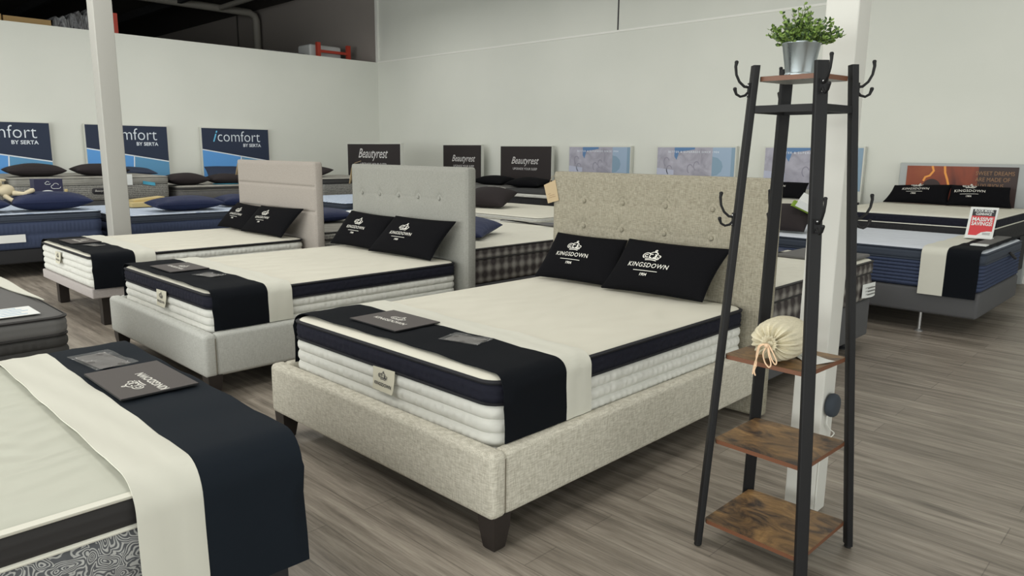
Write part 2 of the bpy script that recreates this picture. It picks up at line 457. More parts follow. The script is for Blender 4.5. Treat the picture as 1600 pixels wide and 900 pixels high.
def logo(width):
    """crown, KINGSDOWN, rule and year; returns 2D mesh centred"""
    V = []; F = []
    def add(vf, dx, dy):
        o = len(V); V.extend((x+dx, y+dy) for x, y in vf[0]); F.extend(tuple(i+o for i in q) for q in vf[1])
    add(text_w('KINGSDOWN', width, bold=.008, space=1.12), 0, 0)
    add(crown(width*.40), 0, width*.17)
    add(ribbon([(width*(-.3+.6*k/16), -width*.085) for k in range(17)], width*.014), 0, 0)
    add(text_w('1904', width*.17, bold=.02), 0, -width*.205)
    return V, F
def merge2d(parts):
    V = []; F = []
    for (v, f), dx, dy in parts:
        o = len(V); V += [(x+dx, y+dy) for x, y in v]; F += [tuple(i+o for i in q) for q in f]
    return V, F
def stamp(mb, vf, fn, mn):
    """2D mesh mapped by fn(x,y)->Vector"""
    mb.add([fn(x, y) for x, y in vf[0]], vf[1], mn)
def planefn(o, u, v, lift=0.0):
    o, u, v = Vector(o), Vector(u).normalized(), Vector(v).normalized(); nrm = u.cross(v)*lift
    return lambda x, y: o+u*x+v*y+nrm
def poly(mb, pts, fn, mn): mb.add([fn(x, y) for x, y in pts], [tuple(range(len(pts)))], mn)

# ------------------------------------------------------------------ room
XL, YB, ZP = -14.68, 10.5, 3.53
mb = MB(); mb.box(-32, 8, -9, 12, -.1, 0, 'vinyl_plank'); struct(mb.build('floor', smooth=0, base=(0, 0, 0)))
mb = MB(); mb.box(-32, XL, -9, 12, 5.4, 5.5, 'ceiling_dark'); mb.box(XL, 8, -9, 12, 5.4, 5.5, 'ceiling_pale'); struct(mb.build('ceiling', smooth=0))
mb = MB(); mb.box(XL, 8, YB, YB+.2, 0, ZP, 'wall_paint'); mb.box(XL, 8, YB+.03, YB+.2, ZP, 5.4, 'wall_paint')
mb.box(-32, XL, YB+.03, YB+.2, 0, 5.4, 'wall_far')
mb.box(XL+6.88, XL+6.905, YB+.024, YB+.03, ZP, 5.4, 'black_print')
mb.box(XL+6.75, XL+6.88, YB+.02, YB+.03, ZP, 5.4, 'wall_paint')
struct(mb.build('wall_back', smooth=0))
mb = MB(); mb.box(XL-.14, XL, -9, YB, 0, ZP, 'wall_paint'); struct(mb.build('wall_left', smooth=0))
mb = MB(); mb.box(-32.2, -32, -9, 12, 0, 5.4, 'wall_far'); struct(mb.build('wall_far', smooth=0))
mb = MB(); mb.box(8, 8.2, -9, 12, 0, 5.4, 'wall_paint'); struct(mb.build('wall_right', smooth=0))
mb = MB(); mb.box(-32, 8, -9.2, -9, 0, 5.4, 'wall_paint'); struct(mb.build('wall_front', smooth=0))
mb = MB(); mb.box(XL+.0, 8, YB-.012, YB, ZP-.012, ZP+.02, 'trim_paint'); struct(mb.build('trim_1', smooth=0))
mb = MB(); mb.box(XL-.05, XL+.03, YB-.02, YB+.03, ZP, 5.4, 'trim_paint'); struct(mb.build('trim_2', smooth=0))
mb = MB(); mb.box(-21.72, -21.68, YB, YB+.03, 0, 5.4, 'ceiling_dark'); struct(mb.build('trim_3', smooth=0))
mb = MB(); mb.box(XL, 8, YB-.014, YB, 0, .1, 'trim_paint'); struct(mb.build('baseboard_back', smooth=0))
# pipes in the dark store beyond the partition
mb = MB()
px = -20.2
mb.tube([(px, YB-.15, 0), (px, YB-.15, 5.05), (px, YB-.2, 5.18), (px, YB-.35, 5.25), (px, 6.5, 5.25)], .1, 'pipe_grey', 14)
mb.tube([(px, 9.3, 5.25), (-16, 9.3, 5.3)], .07, 'pipe_grey', 10)
tag(mb.build('ceiling_pipe'), 'grey pipe running up the dark back wall and under the ceiling beyond the partition', 'pipe')
for k, yy in enumerate((1.0, 3.4, 5.8, 8.2)):
    mb = MB(); mb.box(-31.9, XL-.3, yy-.05, yy+.05, 5.2, 5.4, 'base_black'); struct(mb.build('trim_%d' % (k+4), smooth=0))

# square columns
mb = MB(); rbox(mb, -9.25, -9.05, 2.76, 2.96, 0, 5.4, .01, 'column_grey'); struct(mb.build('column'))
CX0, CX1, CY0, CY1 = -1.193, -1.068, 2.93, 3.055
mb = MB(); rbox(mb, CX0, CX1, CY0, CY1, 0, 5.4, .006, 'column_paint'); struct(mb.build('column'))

# ------------------------------------------------------------------ beds
def mattress(name, label, cat, x0, x1, y0, y1, z0, z1, band=.09, body='white_side', bandm='navy_band', top='cream_top', pipe='navy_piping', rows=4, r=.09, group=None):
    t = thing(name, label, cat, ((x0+x1)/2, (y0+y1)/2, z0), group)
    zb = z1-band
    mb = MB(); pr = [(.02, z0), (.004, z0+.012)]; h = (zb-z0-.02)/rows
    for k in range(rows):
        a = z0+.012+k*h
        for q in (.12, .35, .65, .88): pr.append((.004-.010*math.sin(PI*q), a+q*h, .007*math.sin(PI*q)))
        pr.append((.008, a+h, 0))
    pr.append((.01, zb-.004, 0))
    mb.rings([[Vector((x, y, p[1])) for x, y in rrect(x0+p[0], x1-p[0], y0+p[0], y1-p[0], max(r-p[0], .004), 10, .014, p[2] if len(p) > 2 else 0, (x1-x0-.2, y1-y0-.2))] for p in pr], body); mb.build('side_panel', t, 60)
    if band > .03:
        mb = MB(); pr = []
        for q in range(9):
            a = q/8; pr.append((.006-.014*math.sin(PI*a)**.6 + (.004 if q == 4 else 0), zb+a*(band-.008)))
        loft(mb, x0, x1, y0, y1, r, pr, bandm, 10); mb.build('border_band', t, 60)
        mb = MB(); mb.rings([[Vector((x, y, zb)) for x, y in rrect(x0-d, x1+d, y0-d, y1+d, r, 10)] if 0 else
                             [Vector((x, y, zb+dz)) for x, y in rrect(x0-d, x1+d, y0-d, y1+d, r, 10)] for d, dz in ((-.006, -.006), (.005, -.004), (.006, .003), (-.004, .007))], pipe, False)
        mb.build('lower_piping', t, 80)
    mb = MB(); mb.rings([[Vector((x, y, z1+dz)) for x, y in rrect(x0-d, x1+d, y0-d, y1+d, r, 10)] for d, dz in ((-.006, -.012), (.006, -.010), (.008, -.002), (-.006, .004))], pipe, False)
    mb.build('upper_piping', t, 80)
    mb = MB()
    loft(mb, x0, x1, y0, y1, r, [(.006, z1-.006), (.006, z1), (.02, z1+.008), (.05, z1+.014), (.12, z1+.018), (.25, z1+.02)], top, 10)
    mb.build('top_panel', t, 60)
    return t
def leg(mb, x, y, z1, a=.045, b=.03, mn='dark_leg'):
    mb.rings([[Vector((x+sx*s, y+sy*s, z)) for sx, sy in ((-1, -1), (1, -1), (1, 1), (-1, 1))] for s, z in ((b*.8, 0), (b, .008), (a*.93, z1*.6), (a, z1))], mn)

def tufted_panel(mb, x0, x1, y, z0, z1, buttons, mn, folds=True, chans=(), nx=260, nz=150):
    """padded front of a headboard: grid with dimples at the buttons"""
    def fn(u, v):
        x = x0+(x1-x0)*u; z = z0+(z1-z0)*v
        e = min(x-x0, x1-x, (z1-z), 1)
        d = .022*min(1, max(0, e/.03))**.5 if e > 0 else 0
        for bx, bz in buttons:
            rr = (x-bx)**2+(z-bz)**2
            d -= .016*math.exp(-rr/.0011)+.006*math.exp(-rr/.006)
        if folds and buttons:
            for bx, bz in buttons: d -= .004*math.exp(-((x-bx)/.006)**2)*(1 if z1-.05 > z > z0 else 0)/max(1, sum(1 for b in buttons if abs(b[0]-bx) < .01))
            for zz in sorted(set(round(b[1], 2) for b in buttons)):
                if min(b[0] for b in buttons)-.05 < x < max(b[0] for b in buttons)+.05: d -= .003*math.exp(-((z-zz)/.006)**2)
        for cz in chans: d -= .014*math.exp(-((z-cz)/.012)**2)
        return (x, y-d, z)
    mb.grid(fn, nx, nz, mn)

def bed_frame(label, x0, x1, y0, y1, zt, zb, hx0, hx1, hz, hy, ht, fab, hfab, buttons, chans=(), wing=0, legz=None, group=None):
    t = thing('upholstered_bed', label, 'bed frame', ((x0+x1)/2, (y0+y1)/2, 0), group)
    th = .075
    if zt-zb > .15:
        mb = MB(); rbox(mb, x0, x1, y0, y0+th+.01, zb, zt, .028, fab); mb.build('footboard', t, 60)
        for s in (0, 1):
            mb = MB(); a, b = (x0+.004, x0+th) if s == 0 else (x1-th, x1-.004)
            rbox(mb, a, b, y0+th-.005, hy+.0, zb, zt-.002, .026, fab)
            # welt seam where the rail meets the footboard
            xx = x0+.003 if s == 0 else x1-.003
            mb.tube([(xx, y0+th-.004, zb+.02), (xx, y0+th-.004, zt-.03)], .0035, 'welt_seam', 6)
            mb.build('side_rail', t, 60)
        mb = MB(); mb.box(x0+th, x1-th, y0+th, hy, zb+.06, zb+.155, 'base_black'); mb.build('slat_base', t)
    else:
        mb = MB(); rbox(mb, x0, x1, y0, hy, zb, zt, .012, fab); mb.build('platform', t, 60)
    for li in (0, 1):
        for ly in (y0+.06, y1-.35):
            dx = (.05 if zt-zb > .15 else .11) if ly < y0+.2 else .4
            if zt-zb < .15 and ly < y0+.2: ly += .07
            lx = x0+dx if li == 0 else x1-dx
            mb = MB(); leg(mb, lx, ly, zb+.01, *(legz or (.045, .03))); mb.build('leg', t, 30)
    mb = MB()
    e = .012
    mb.rings([[Vector((x, y, z)) for x, z in rrect(hx0+d, hx1-d, .01+d, hz-d, .02, 4)] for d, y in ((.006, hy+.012), (0, hy+.02), (0, hy+ht-e), (.008, hy+ht))], hfab)
    if wing:
        tufted_panel(mb, hx0, hx1-wing, hy+.022, .03, hz-.004, buttons, hfab, chans=chans)
        mb.rings([[Vector((x, y, z)) for x, z in rrect(hx1-wing+.004+d, hx1-d, .012+d, hz-.002-d, .012, 4)] for d, y in ((.004, hy-.004), (0, hy+.004), (0, hy+.03))], hfab)
    else:
        tufted_panel(mb, hx0+.003, hx1-.003, hy+.022, .03, hz-.004, buttons, hfab, chans=chans)
    h = mb.build('headboard', t, 60)
    for bx, bz in buttons:
        mb = MB(); mb.lathe((bx, hy+.014, bz), [(.004, 0.0), (.013, -.001), (.015, -.006), (.011, -.012), (.003, -.015)][::-1] if 0 else [(.004, 0), (.014, .001), (.016, .006), (.012, .012), (.003, .015)], hfab, 14, (0, -1, 0))
        mb.build('tuft_button', h, 60)
    return t

def runner(label, x0, x1, ya, yb, yc, zt, zl, zr, m1='black_cloth', m2='cream_cloth', gap=.020, swap=False, r=.07, axis='x', sag=.034):
    """cloth draped across the foot end: black part ya..yb, cream part yb..yc, hanging down both long sides"""
    t = thing('bed_runner', label, 'bed runner', ((x0+x1)/2, (ya+yc)/2, min(zl, zr)))
    g = gap
    def path():
        p = [(x0-g-.004, zl), (x0-g, (zl+zt)/2)]
        for k in range(9):
            a = PI-PI/2*k/8; p.append((x0-g+r+r*math.cos(a), zt+g+.008-r+r*math.sin(a)))
        for k in range(1, 16): p.append((x0+r+(x1-x0-2*r)*k/16, zt+g+.008+.003*math.sin(k*1.7)))
        for k in range(9):
            a = PI/2-PI/2*k/8; p.append((x1+g-r+r*math.cos(a), zt+g+.008-r+r*math.sin(a)))
        p += [(x1+g+.001, zt*.6+zr*.4), (x1+g+.006, zt*.25+zr*.75), (x1+g+.004, zr)]
        return p
    pts = path(); N = len(pts)
    nrm = []
    for i in range(N):
        a = pts[max(i-1, 0)]; b = pts[min(i+1, N-1)]; dx, dz = b[0]-a[0], b[1]-a[1]; l = math.hypot(dx, dz)
        nrm.append((-dz/l, dx/l))
    for nm, aa, b, mn in (('dark_panel', ya, yb, m1), ('light_panel', yb, yc, m2)):
        mb = MB(); th = .004
        sec = []
        for i, (x, z) in enumerate(pts):
            ny = max(2, 6); ring = []
            edge = i/(N-1)
            for q in range(ny+1):
                w_ = .0018*math.sin(q*1.9+i*.7); a = aa+(sag*math.sin(PI*min(1, max(0, (i-6)/(N-13)))) if nm == 'dark_panel' and axis == 'x' and aa < b else 0); y = a+(b-a)*q/ny
                # the hem wanders a little along the drop
                if i < 3 or i > N-5: y += .006*math.sin(i*2.1)*(1 if q in (0, ny) else 0)*(1 if nm == 'dark_panel' and q == 0 else 0)
                ring.append(Vector((x+nrm[i][0]*(th/2+w_), y, z+nrm[i][1]*(th/2+w_))))
            for q in range(ny, -1, -1):
                w_ = .0018*math.sin(q*1.9+i*.7); y = a+(b-a)*q/ny
                ring.append(Vector((x-nrm[i][0]*(th/2-w_), y, z-nrm[i][1]*(th/2-w_))))
            sec.append(ring)
        if axis == 'y':   # swap x/y: the strip lies across a bed whose long side runs along x
            sec = [[Vector((p.y, p.x, p.z)) for p in rr] for rr in sec]
        mb.rings(sec, mn); mb.build(nm, t, 60)
    if axis == 'y':
        pass
    return t

def pillow(name, label, cat, c, T=.07, mn='black_pillow', logow=None, lu=-.2, lv=.0, group=None, tb=None, pinch=.05, n=22, seam=True, script=None, lm='print_white'):
    """cushion between four corners: bottom-left, bottom-right, top-right, top-left (seen from the front)"""
    c = [Vector(p) for p in c]; tb = T if tb is None else tb
    nr = (c[1]-c[0]).cross(c[3]-c[0]).normalized()
    rnd = random.Random(sum(ord(ch) for ch in label))
    k1, k2 = rnd.uniform(0, 6), rnd.uniform(0, 6)
    def base(u, v):
        uu = u*(1-pinch*(1-v*v)); vv = v*(1-pinch*(1-u*u))
        a, b = (uu+1)/2, (vv+1)/2
        return c[0]*(1-a)*(1-b)+c[1]*a*(1-b)+c[2]*a*b+c[3]*(1-a)*b
    def th(u, v, t):
        k = max(0, (1-u*u))**.42*max(0, (1-v*v))**.42
        return t*k*(1+.05*math.sin(4*u+k1)*math.sin(3.4*v+k2))
    def S(u, v, side=1, lift=0): return base(u, v)+nr*side*(th(u, v, T if side > 0 else tb)+lift+.002)
    t = thing(name, label, cat, tuple(sum((p for p in c), Vector())/4-nr*0), group)
    t.location = (t.location.x, t.location.y, min(p.z for p in c)); ROOT[t.name] = Vector(t.location)
    mb = MB()
    def g(u): return math.sin(u*PI/2)
    mb.grid(lambda a, b: S(g(2*a-1), g(2*b-1), 1), n, n, mn)
    mb.grid(lambda a, b: S(-g(2*a-1), g(2*b-1), -1), n, n, mn)
    # edge welt
    e = [(-1+2*k/n, -1) for k in range(n)]+[(1, -1+2*k/n) for k in range(n)]+[(1-2*k/n, 1) for k in range(n)]+[(-1, 1-2*k/n) for k in range(n)]
    ring = [base(*p) for p in e]; ring.append(ring[0])
    mb.tube(ring, .0045, mn, 6, False)
    mb.build('cushion', t, 70)
    if logow:
        W = ((c[1]-c[0]).length+(c[2]-c[3]).length)/2; H = ((c[3]-c[0]).length+(c[2]-c[1]).length)/2
        vf = logo(logow) if script is None else text_w(script, logow, bold=.02)
        mb = MB(); stamp(mb, vf, lambda x, y: S(lu+2*x/W, lv+2*y/H, 1, .006), lm); mb.build('logo_print', t, 0)
    return t

def card(label, cx0, cx1, y0, y1, z, flip=0, group=None):
    """flat stiff card with the emblem lying on the runner; text reads from the foot of the bed (flip=0) or turned"""
    t = thing('brand_card', label, 'card', ((cx0+cx1)/2, (y0+y1)/2, z), group)
    mb = MB(); mb.box(cx0, cx1, y0, y1, z, z+.005, 'card_edge'); mb.box(cx0+.001, cx1-.001, y0+.001, y1-.001, z+.005, z+.0058, 'card_brown'); mb.build('board', t, 0)
    wd = (cx1-cx0)*.64
    vf = merge2d([(text_w('KINGSDOWN', wd, bold=.03), 0, 0), (crown(wd*.4), 0, wd*.18)])
    cx, cy = (cx0+cx1)/2, (y0+y1)/2
    mb = MB()
    if flip: fn = planefn((cx+.06, cy+.03, z+.0066), (-1, 0, 0), (0, -1, 0))
    else: fn = planefn((cx+.0, cy-.04, z+.0066), (1, 0, 0), (0, 1, 0))
    stamp(mb, vf, fn, 'print_white'); mb.build('emblem', t, 0)
    return t
def sleeve(label, x0, x1, y0, y1, z, rot=0):
    t = thing('plastic_sleeve', label, 'sleeve', ((x0+x1)/2, (y0+y1)/2, z))
    cx, cy = (x0+x1)/2, (y0+y1)/2; c, s = math.cos(rot), math.sin(rot)
    def R(x, y): return (cx+(x-cx)*c-(y-cy)*s, cy+(x-cx)*s+(y-cy)*c)
    mb = MB(); mb.grid(lambda a, b: R(x0+(x1-x0)*a, y0+(y1-y0)*b)+(z+.004+.004*math.sin(a*9)*math.sin(b*7),), 20, 12, 'clear_plastic'); mb.build('film', t, 60)
    mb = MB(); mb.grid(lambda a, b: R(x0+.02+(x1-x0-.04)*a, y0+.02+(y1-y0-.04)*b)+(z+.0008,), 4, 4, 'insert_grey'); mb.build('insert', t, 0)
    return t
def side_label(par, xa, xb, y, z0, z1):
    """cloth label hanging on a mattress side that faces -y"""
    mb = MB(); mb.grid(lambda a, b: (xa+(xb-xa)*a, y-.006-.012*(1-b)**2*(.4+a), z0+(z1-z0)*b+.006*a), 6, 6, 'label_cloth')
    mb.grid(lambda a, b: (xb-(xb-xa)*a, y-.004-.012*(1-b)**2*(1.4-a), z0+(z1-z0)*b+.006*(1-a)), 6, 6, 'label_cloth')
    lb = mb.build('side_label', par, 60)
    wd = (xb-xa)*.8; vf = merge2d([(text_w('KINGSDOWN', wd, bold=.02), 0, 0), (crown(wd*.45), 0, wd*.22)])
    mb = MB(); cx = (xa+xb)/2; cz = z0+(z1-z0)*.26
    stamp(mb, vf, lambda x, z: Vector((cx+x, y-.009-.012*max(0, 1-(cz+z-z0)/(z1-z0))**2*(.4+(x+wd/2)/wd), cz+z)), 'print_dark'); mb.build('emblem', lb, 0)
    return lb

# main cream bed
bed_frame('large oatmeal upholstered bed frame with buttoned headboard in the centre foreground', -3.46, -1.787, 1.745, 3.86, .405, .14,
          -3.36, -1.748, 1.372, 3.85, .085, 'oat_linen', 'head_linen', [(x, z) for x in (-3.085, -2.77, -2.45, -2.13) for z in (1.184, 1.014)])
M1 = mattress('mattress', 'white mattress with navy border lying in the oatmeal bed frame', 'mattress', -3.375, -1.865, 1.835, 3.83, .31, .64)
runner('black and cream cloth runner across the foot of the oatmeal bed', -3.375, -1.865, 1.862, 2.225, 2.39, .64, .40, .405)
card('dark brown brand card lying on the runner of the oatmeal bed', -3.04, -2.665, 1.97, 2.24, .676, 0)
sleeve('small clear plastic sleeve on the runner of the oatmeal bed', -2.45, -2.24, 2.05, 2.19, .675, .25)
side_label(M1, -2.63, -2.47, 1.824, .452, .555)
G = 'black cushions with a white crown on the three upholstered beds'
pillow('pillow', 'black crown cushion at the left of the oatmeal headboard', 'pillow', [(-3.30, 3.62, .675), (-2.66, 3.66, .675), (-2.68, 3.80, .955), (-3.24, 3.78, .960)], .065, logow=.27, lu=-.15, lv=-.10, tb=.03, group=G)
pillow('pillow', 'black crown cushion at the right of the oatmeal headboard beside the tall rack', 'pillow', [(-2.72, 3.60, .675), (-2.05, 3.66, .675), (-1.96, 3.78, .970), (-2.62, 3.74, .975)], .07, logow=.28, lu=-.21, lv=-.12, tb=.03, group=G)

# second bed, light grey
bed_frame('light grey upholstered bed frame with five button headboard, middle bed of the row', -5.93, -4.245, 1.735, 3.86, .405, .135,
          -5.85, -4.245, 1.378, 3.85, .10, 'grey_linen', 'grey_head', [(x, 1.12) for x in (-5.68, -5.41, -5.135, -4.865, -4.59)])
M2 = mattress('mattress', 'white mattress with navy border lying in the light grey bed frame', 'mattress', -5.85, -4.33, 1.82, 3.83, .31, .625)
runner('black and cream cloth runner across the foot of the light grey bed', -5.85, -4.33, 1.83, 2.19, 2.36, .625, .40, .405, sag=.004)
card('dark brown brand card lying on the runner of the light grey bed', -5.50, -5.12, 1.90, 2.17, .661, 0)
sleeve('small clear plastic sleeve on the runner of the light grey bed', -4.96, -4.76, 1.99, 2.12, .660, .25)
side_label(M2, -5.13, -4.96, 1.808, .45, .56)
pillow('pillow', 'black crown cushion at the left of the light grey headboard', 'pillow', [(-5.86, 3.62, .66), (-5.17, 3.64, .66), (-5.12, 3.80, .935), (-5.74, 3.78, .955)], .065, logow=.27, lu=-.06, lv=-.10, tb=.03, group=G)
pillow('pillow', 'black crown cushion at the right of the light grey headboard', 'pillow', [(-5.20, 3.58, .66), (-4.42, 3.62, .655), (-4.31, 3.79, .955), (-5.03, 3.75, .955)], .07, logow=.28, lu=-.16, lv=-.10, tb=.03, group=G)

# third bed, taupe, on a low platform
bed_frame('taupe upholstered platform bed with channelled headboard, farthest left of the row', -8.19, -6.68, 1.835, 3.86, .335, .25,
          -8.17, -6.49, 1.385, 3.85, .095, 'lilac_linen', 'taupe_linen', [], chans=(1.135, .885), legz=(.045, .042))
M3 = mattress('mattress', 'thin bordered white mattress lying on the taupe platform bed', 'mattress', -8.185, -6.685, 1.84, 3.83, .336, .60, band=.02, rows=4)
runner('black and cream cloth runner across the foot of the taupe bed', -8.185, -6.685, 1.85, 2.19, 2.36, .60, .33, .335, sag=.018)
card('dark brown brand card lying on the runner of the taupe bed', -7.86, -7.46, 1.92, 2.17, .636, 0)
sleeve('small clear plastic sleeve on the runner of the taupe bed', -7.36, -7.16, 1.99, 2.10, .635, .25)
side_label(M3, -7.62, -7.45, 1.828, .46, .565)
pillow('pillow', 'black crown cushion at the left of the taupe headboard', 'pillow', [(-8.24, 3.62, .635), (-7.56, 3.62, .635), (-7.48, 3.80, .885), (-8.03, 3.78, .905)], .065, logow=.27, lu=.02, lv=-.10, tb=.03, group=G)
pillow('pillow', 'black crown cushion at the right of the taupe headboard', 'pillow', [(-7.58, 3.58, .635), (-6.78, 3.62, .63), (-6.62, 3.79, .915), (-7.42, 3.75, .905)], .07, logow=.28, lu=-.16, lv=-.10, tb=.03, group=G)

# hang tags on the headboards
def hang_tag(label, pts, mn='kraft'):
    t = thing('hang_tag', label, 'tag', pts[0])
    p = [Vector(q) for q in pts]; n_ = (p[1]-p[0]).cross(p[3]-p[0]).normalized()*.002
    mb = MB(); mb.add([q for q in p]+[q+n_ for q in p], [(3, 2, 1, 0), (4, 5, 6, 7), (0, 1, 5, 4), (1, 2, 6, 5), (2, 3, 7, 6), (3, 0, 4, 7)], mn); mb.build('cardboard', t, 0)
    u = (p[1]-p[0]); v = (p[3]-p[0]); mb = MB()
    for b, w_ in ((.25, .6), (.35, .5), (.45, .6), (.75, .12)):
        o = p[0]+u*(.5-w_/2)+v*b+n_*1.3
        mb.add([o, o+u*w_, o+u*w_+v*.02, o+v*.02], [(0, 1, 2, 3)], 'kraft_ink')
    mb.build('print', t, 0)
    tp = (p[2]+p[3])/2
    mb = MB(); mb.tube([tp, tp+Vector((.01, .01, .04)), tp+Vector((.06, .045, .06))], .0015, 'kraft', 5); mb.build('string', t)
hang_tag('kraft paper tag hanging at the left corner of the oatmeal headboard', [(-3.385, 3.835, 1.15), (-3.295, 3.845, 1.175), (-3.335, 3.85, 1.315), (-3.43, 3.84, 1.275)])
hang_tag('kraft paper tag seen edge on at the left corner of the light grey headboard', [(-5.925, 3.90, 1.195), (-5.862, 3.84, 1.195), (-5.842, 3.86, 1.345), (-5.848, 3.90, 1.345)])
hang_tag('kraft paper tag seen edge on at the left corner of the taupe headboard', [(-8.24, 3.90, 1.21), (-8.18, 3.84, 1.21), (-8.165, 3.86, 1.34), (-8.172, 3.90, 1.34)])

# ------------------------------------------------------------------ foreground bed, its foot towards the aisle
mattress('mattress', 'ivory mattress with black border and patterned grey side in the left foreground corner', 'mattress', -3.33, -1.85, -1.05, .985, .30, .655, band=.088, body='paisley_side', bandm='charcoal_band', top='ivory_swirl', pipe='white_piping', rows=2, r=.12)
t = thing('box_spring', 'dark box base under the ivory foreground mattress', 'bed base', (-2.6, 0, 0))
mb = MB(); rbox(mb, -3.31, -1.87, -1.03, .975, .13, .298, .015, 'base_black'); mb.build('box', t)
for lx in (-3.2, -1.95):
    for ly in (-.9, .85):
        mb = MB(); leg(mb, lx, ly, .14, .03, .03, 'base_black'); mb.build('leg', t)
runner('wide black and cream cloth runner over the ivory foreground mattress', -3.33, -1.85, 1.005, .715, .55, .655, .30, .30, 'navy_black_cloth', 'cream_cloth', gap=.03, r=.10)
card('large dark brand card on the foreground runner, its writing upside down', -2.83, -2.45, .725, .975, .7015, 1)
sleeve('clear plastic sleeve with crumpled insert on the foreground runner', -3.13, -2.86, .76, .91, .7005, .1)

# dark grey mattress at the left edge
mattress('mattress', 'charcoal mattress at the left edge of the view, behind the foreground bed', 'mattress', -5.95, -4.43, -.95, 1.09, .30, .60, band=.10, body='dark_grey_fabric', bandm='mid_grey_fabric', top='mid_grey_fabric', pipe='charcoal_band', rows=3, r=.08)
t = thing('box_spring', 'dark box base under the charcoal mattress at the left edge', 'bed base', (-5.2, 0, 0))
mb = MB(); rbox(mb, -5.93, -4.45, -.93, 1.07, .08, .298, .015, 'dark_grey_fabric'); mb.build('box', t)
for lx in (-5.8, -4.6):
    for ly in (-.8, .95):
        mb = MB(); leg(mb, lx, ly, .09, .03, .03, 'base_black'); mb.build('leg', t)
mb = MB(); mb.grid(lambda a, b: (-5.93+1.1*a, 1.075-.13*(1-b)*(1-a*.95), .627+.004*math.sin(a*8)-.0*b), 20, 4, 'cream_cloth')
mb.grid(lambda a, b: (-5.93+1.1*(1-a), 1.075-.13*(1-b)*(1-(1-a)*.95), .623+.004*math.sin((1-a)*8)), 20, 4, 'cream_cloth')
tag(mb.build('cloth_strip'), 'narrow cream cloth strip lying along the far edge of the charcoal mattress', 'cloth')
t = thing('price_sheet', 'white printed price sheet lying on the charcoal mattress', 'paper', (-4.9, .85, .625))
mb = MB(); mb.box(-4.72, -4.47, .62, .97, .623, .626, 'paper_white'); mb.build('paper', t, 0)
mb = MB()
for k in range(5): mb.box(-4.69+.045*k, -4.682+.045*k, .66, .90+.02*(k % 3), .626, .6265, 'sign_teal')
mb.build('print', t, 0)

# ------------------------------------------------------------------ second row behind the headboards
def base(label, x0, x1, y0, y1, z0, z1, mn='base_grey', lz=None):
    t = thing('box_spring', label, 'bed base', ((x0+x1)/2, (y0+y1)/2, 0))
    mb = MB(); rbox(mb, x0+.01, x1-.01, y0+.01, y1-.01, z0, z1-.003, .02, mn); mb.build('box', t)
    for lx in (x0+.12, x1-.03 if lz else x1-.12):
        for ly in (y0+.2, y1-.2):
            mb = MB(); mb.tube([(lx, ly, .0), (lx, ly, z0+.01)], .022, lz or 'base_black', 10); mb.lathe((lx, ly, 0), [(.035, 0), (.035, .012), (.02, .02)], lz or 'base_black', 14); mb.build('leg', t)
    return t
def rowbed(a, b, x0, x1, y0, y1, z1, th=.30, zb=.10, bm='base_grey', **kw):
    mm = mattress('mattress', a, 'mattress', x0, x1, y0, y1, z1-th, z1, **kw)
    base(b, x0, x1, y0, y1, zb, z1-th, bm)
    return mm
TS = dict(body='tile_side', bandm='tile_side', top='cream_grid', pipe='charcoal_band', rows=1, band=.09)
M4 = rowbed('cream topped mattress with grey tiled side behind the tall black rack', 'grey box base under the tile sided mattress by the rack', -3.41, -1.89, 3.98, 6.02, .70, .30, .10, **TS)
rowbed('cream topped mattress with grey tiled side between the oatmeal and light grey headboards', 'grey box base under the tile sided mattress between the headboards', -5.95, -4.42, 3.99, 6.02, .70, .30, .10, **TS)
rowbed('grey patterned mattress seen between the taupe and light grey headboards', 'grey box base under the patterned mattress behind the taupe headboard', -8.2, -6.62, 3.98, 6.0, .66, .30, .10, body='grey_stripe', bandm='grey_stripe', top='grey_top', pipe='charcoal_band', rows=1, band=.08)
# law label on the tiled side
mb = MB(); mb.grid(lambda a, b: (-1.875+.02*math.sin(a*3)*(1-b), 5.73+.28*a, .435+.105*b-.01*a), 8, 4, 'paper_white'); t = mb.build('side_label', M4)
mb = MB()
for k in range(3): mb.add([(-1.852, 5.78, .455+.025*k), (-1.852, 5.95, .45+.025*k), (-1.852, 5.95, .458+.025*k), (-1.852, 5.78, .463+.025*k)], [(0, 1, 2, 3)], 'mid_grey_fabric')
mb.build('print', t, 0)
mb = MB(); rbox(mb, -2.45, -1.93, 5.45, 6.0, .721, .745, .01, 'mid_grey_fabric'); tag(mb.build('foot_protector'), 'dark grey foot protector on the tile sided mattress behind the rack', 'foot protector')
# things in the gap between the oatmeal and grey headboards
pillow('pillow', 'shiny navy cushion lying on the tile sided mattress behind the light grey headboard', 'pillow', [(-5.36, 4.18, .80), (-4.66, 4.40, .76), (-5.02, 5.02, .80), (-5.62, 4.78, .84)], .10, 'navy_pillow', tb=.07)
mb = MB(); mb.grid(lambda a, b: (-5.9+1.45*a, 5.86+.20*b*(.3+a)+.03*a, .735+.012*math.sin(a*9+b*3)), 16, 6, 'mid_grey_fabric'); mb.grid(lambda a, b: (-4.45-1.45*a, 5.86+.20*b*(1.3-a)+.03*(1-a), .729+.012*math.sin((1-a)*9+b*3)), 16, 6, 'mid_grey_fabric')
tag(mb.build('foot_protector'), 'rumpled grey foot protector on the mattress between the headboards', 'foot protector')
mb = MB(); mb.grid(lambda a, b: (-5.2+.7*a, 5.80+.08*b+.03*a, .75+.01*math.sin(a*7)), 10, 4, 'sign_navy'); tag(mb.build('cloth_band'), 'navy cloth band lying in front of the rumpled grey foot protector', 'cloth')
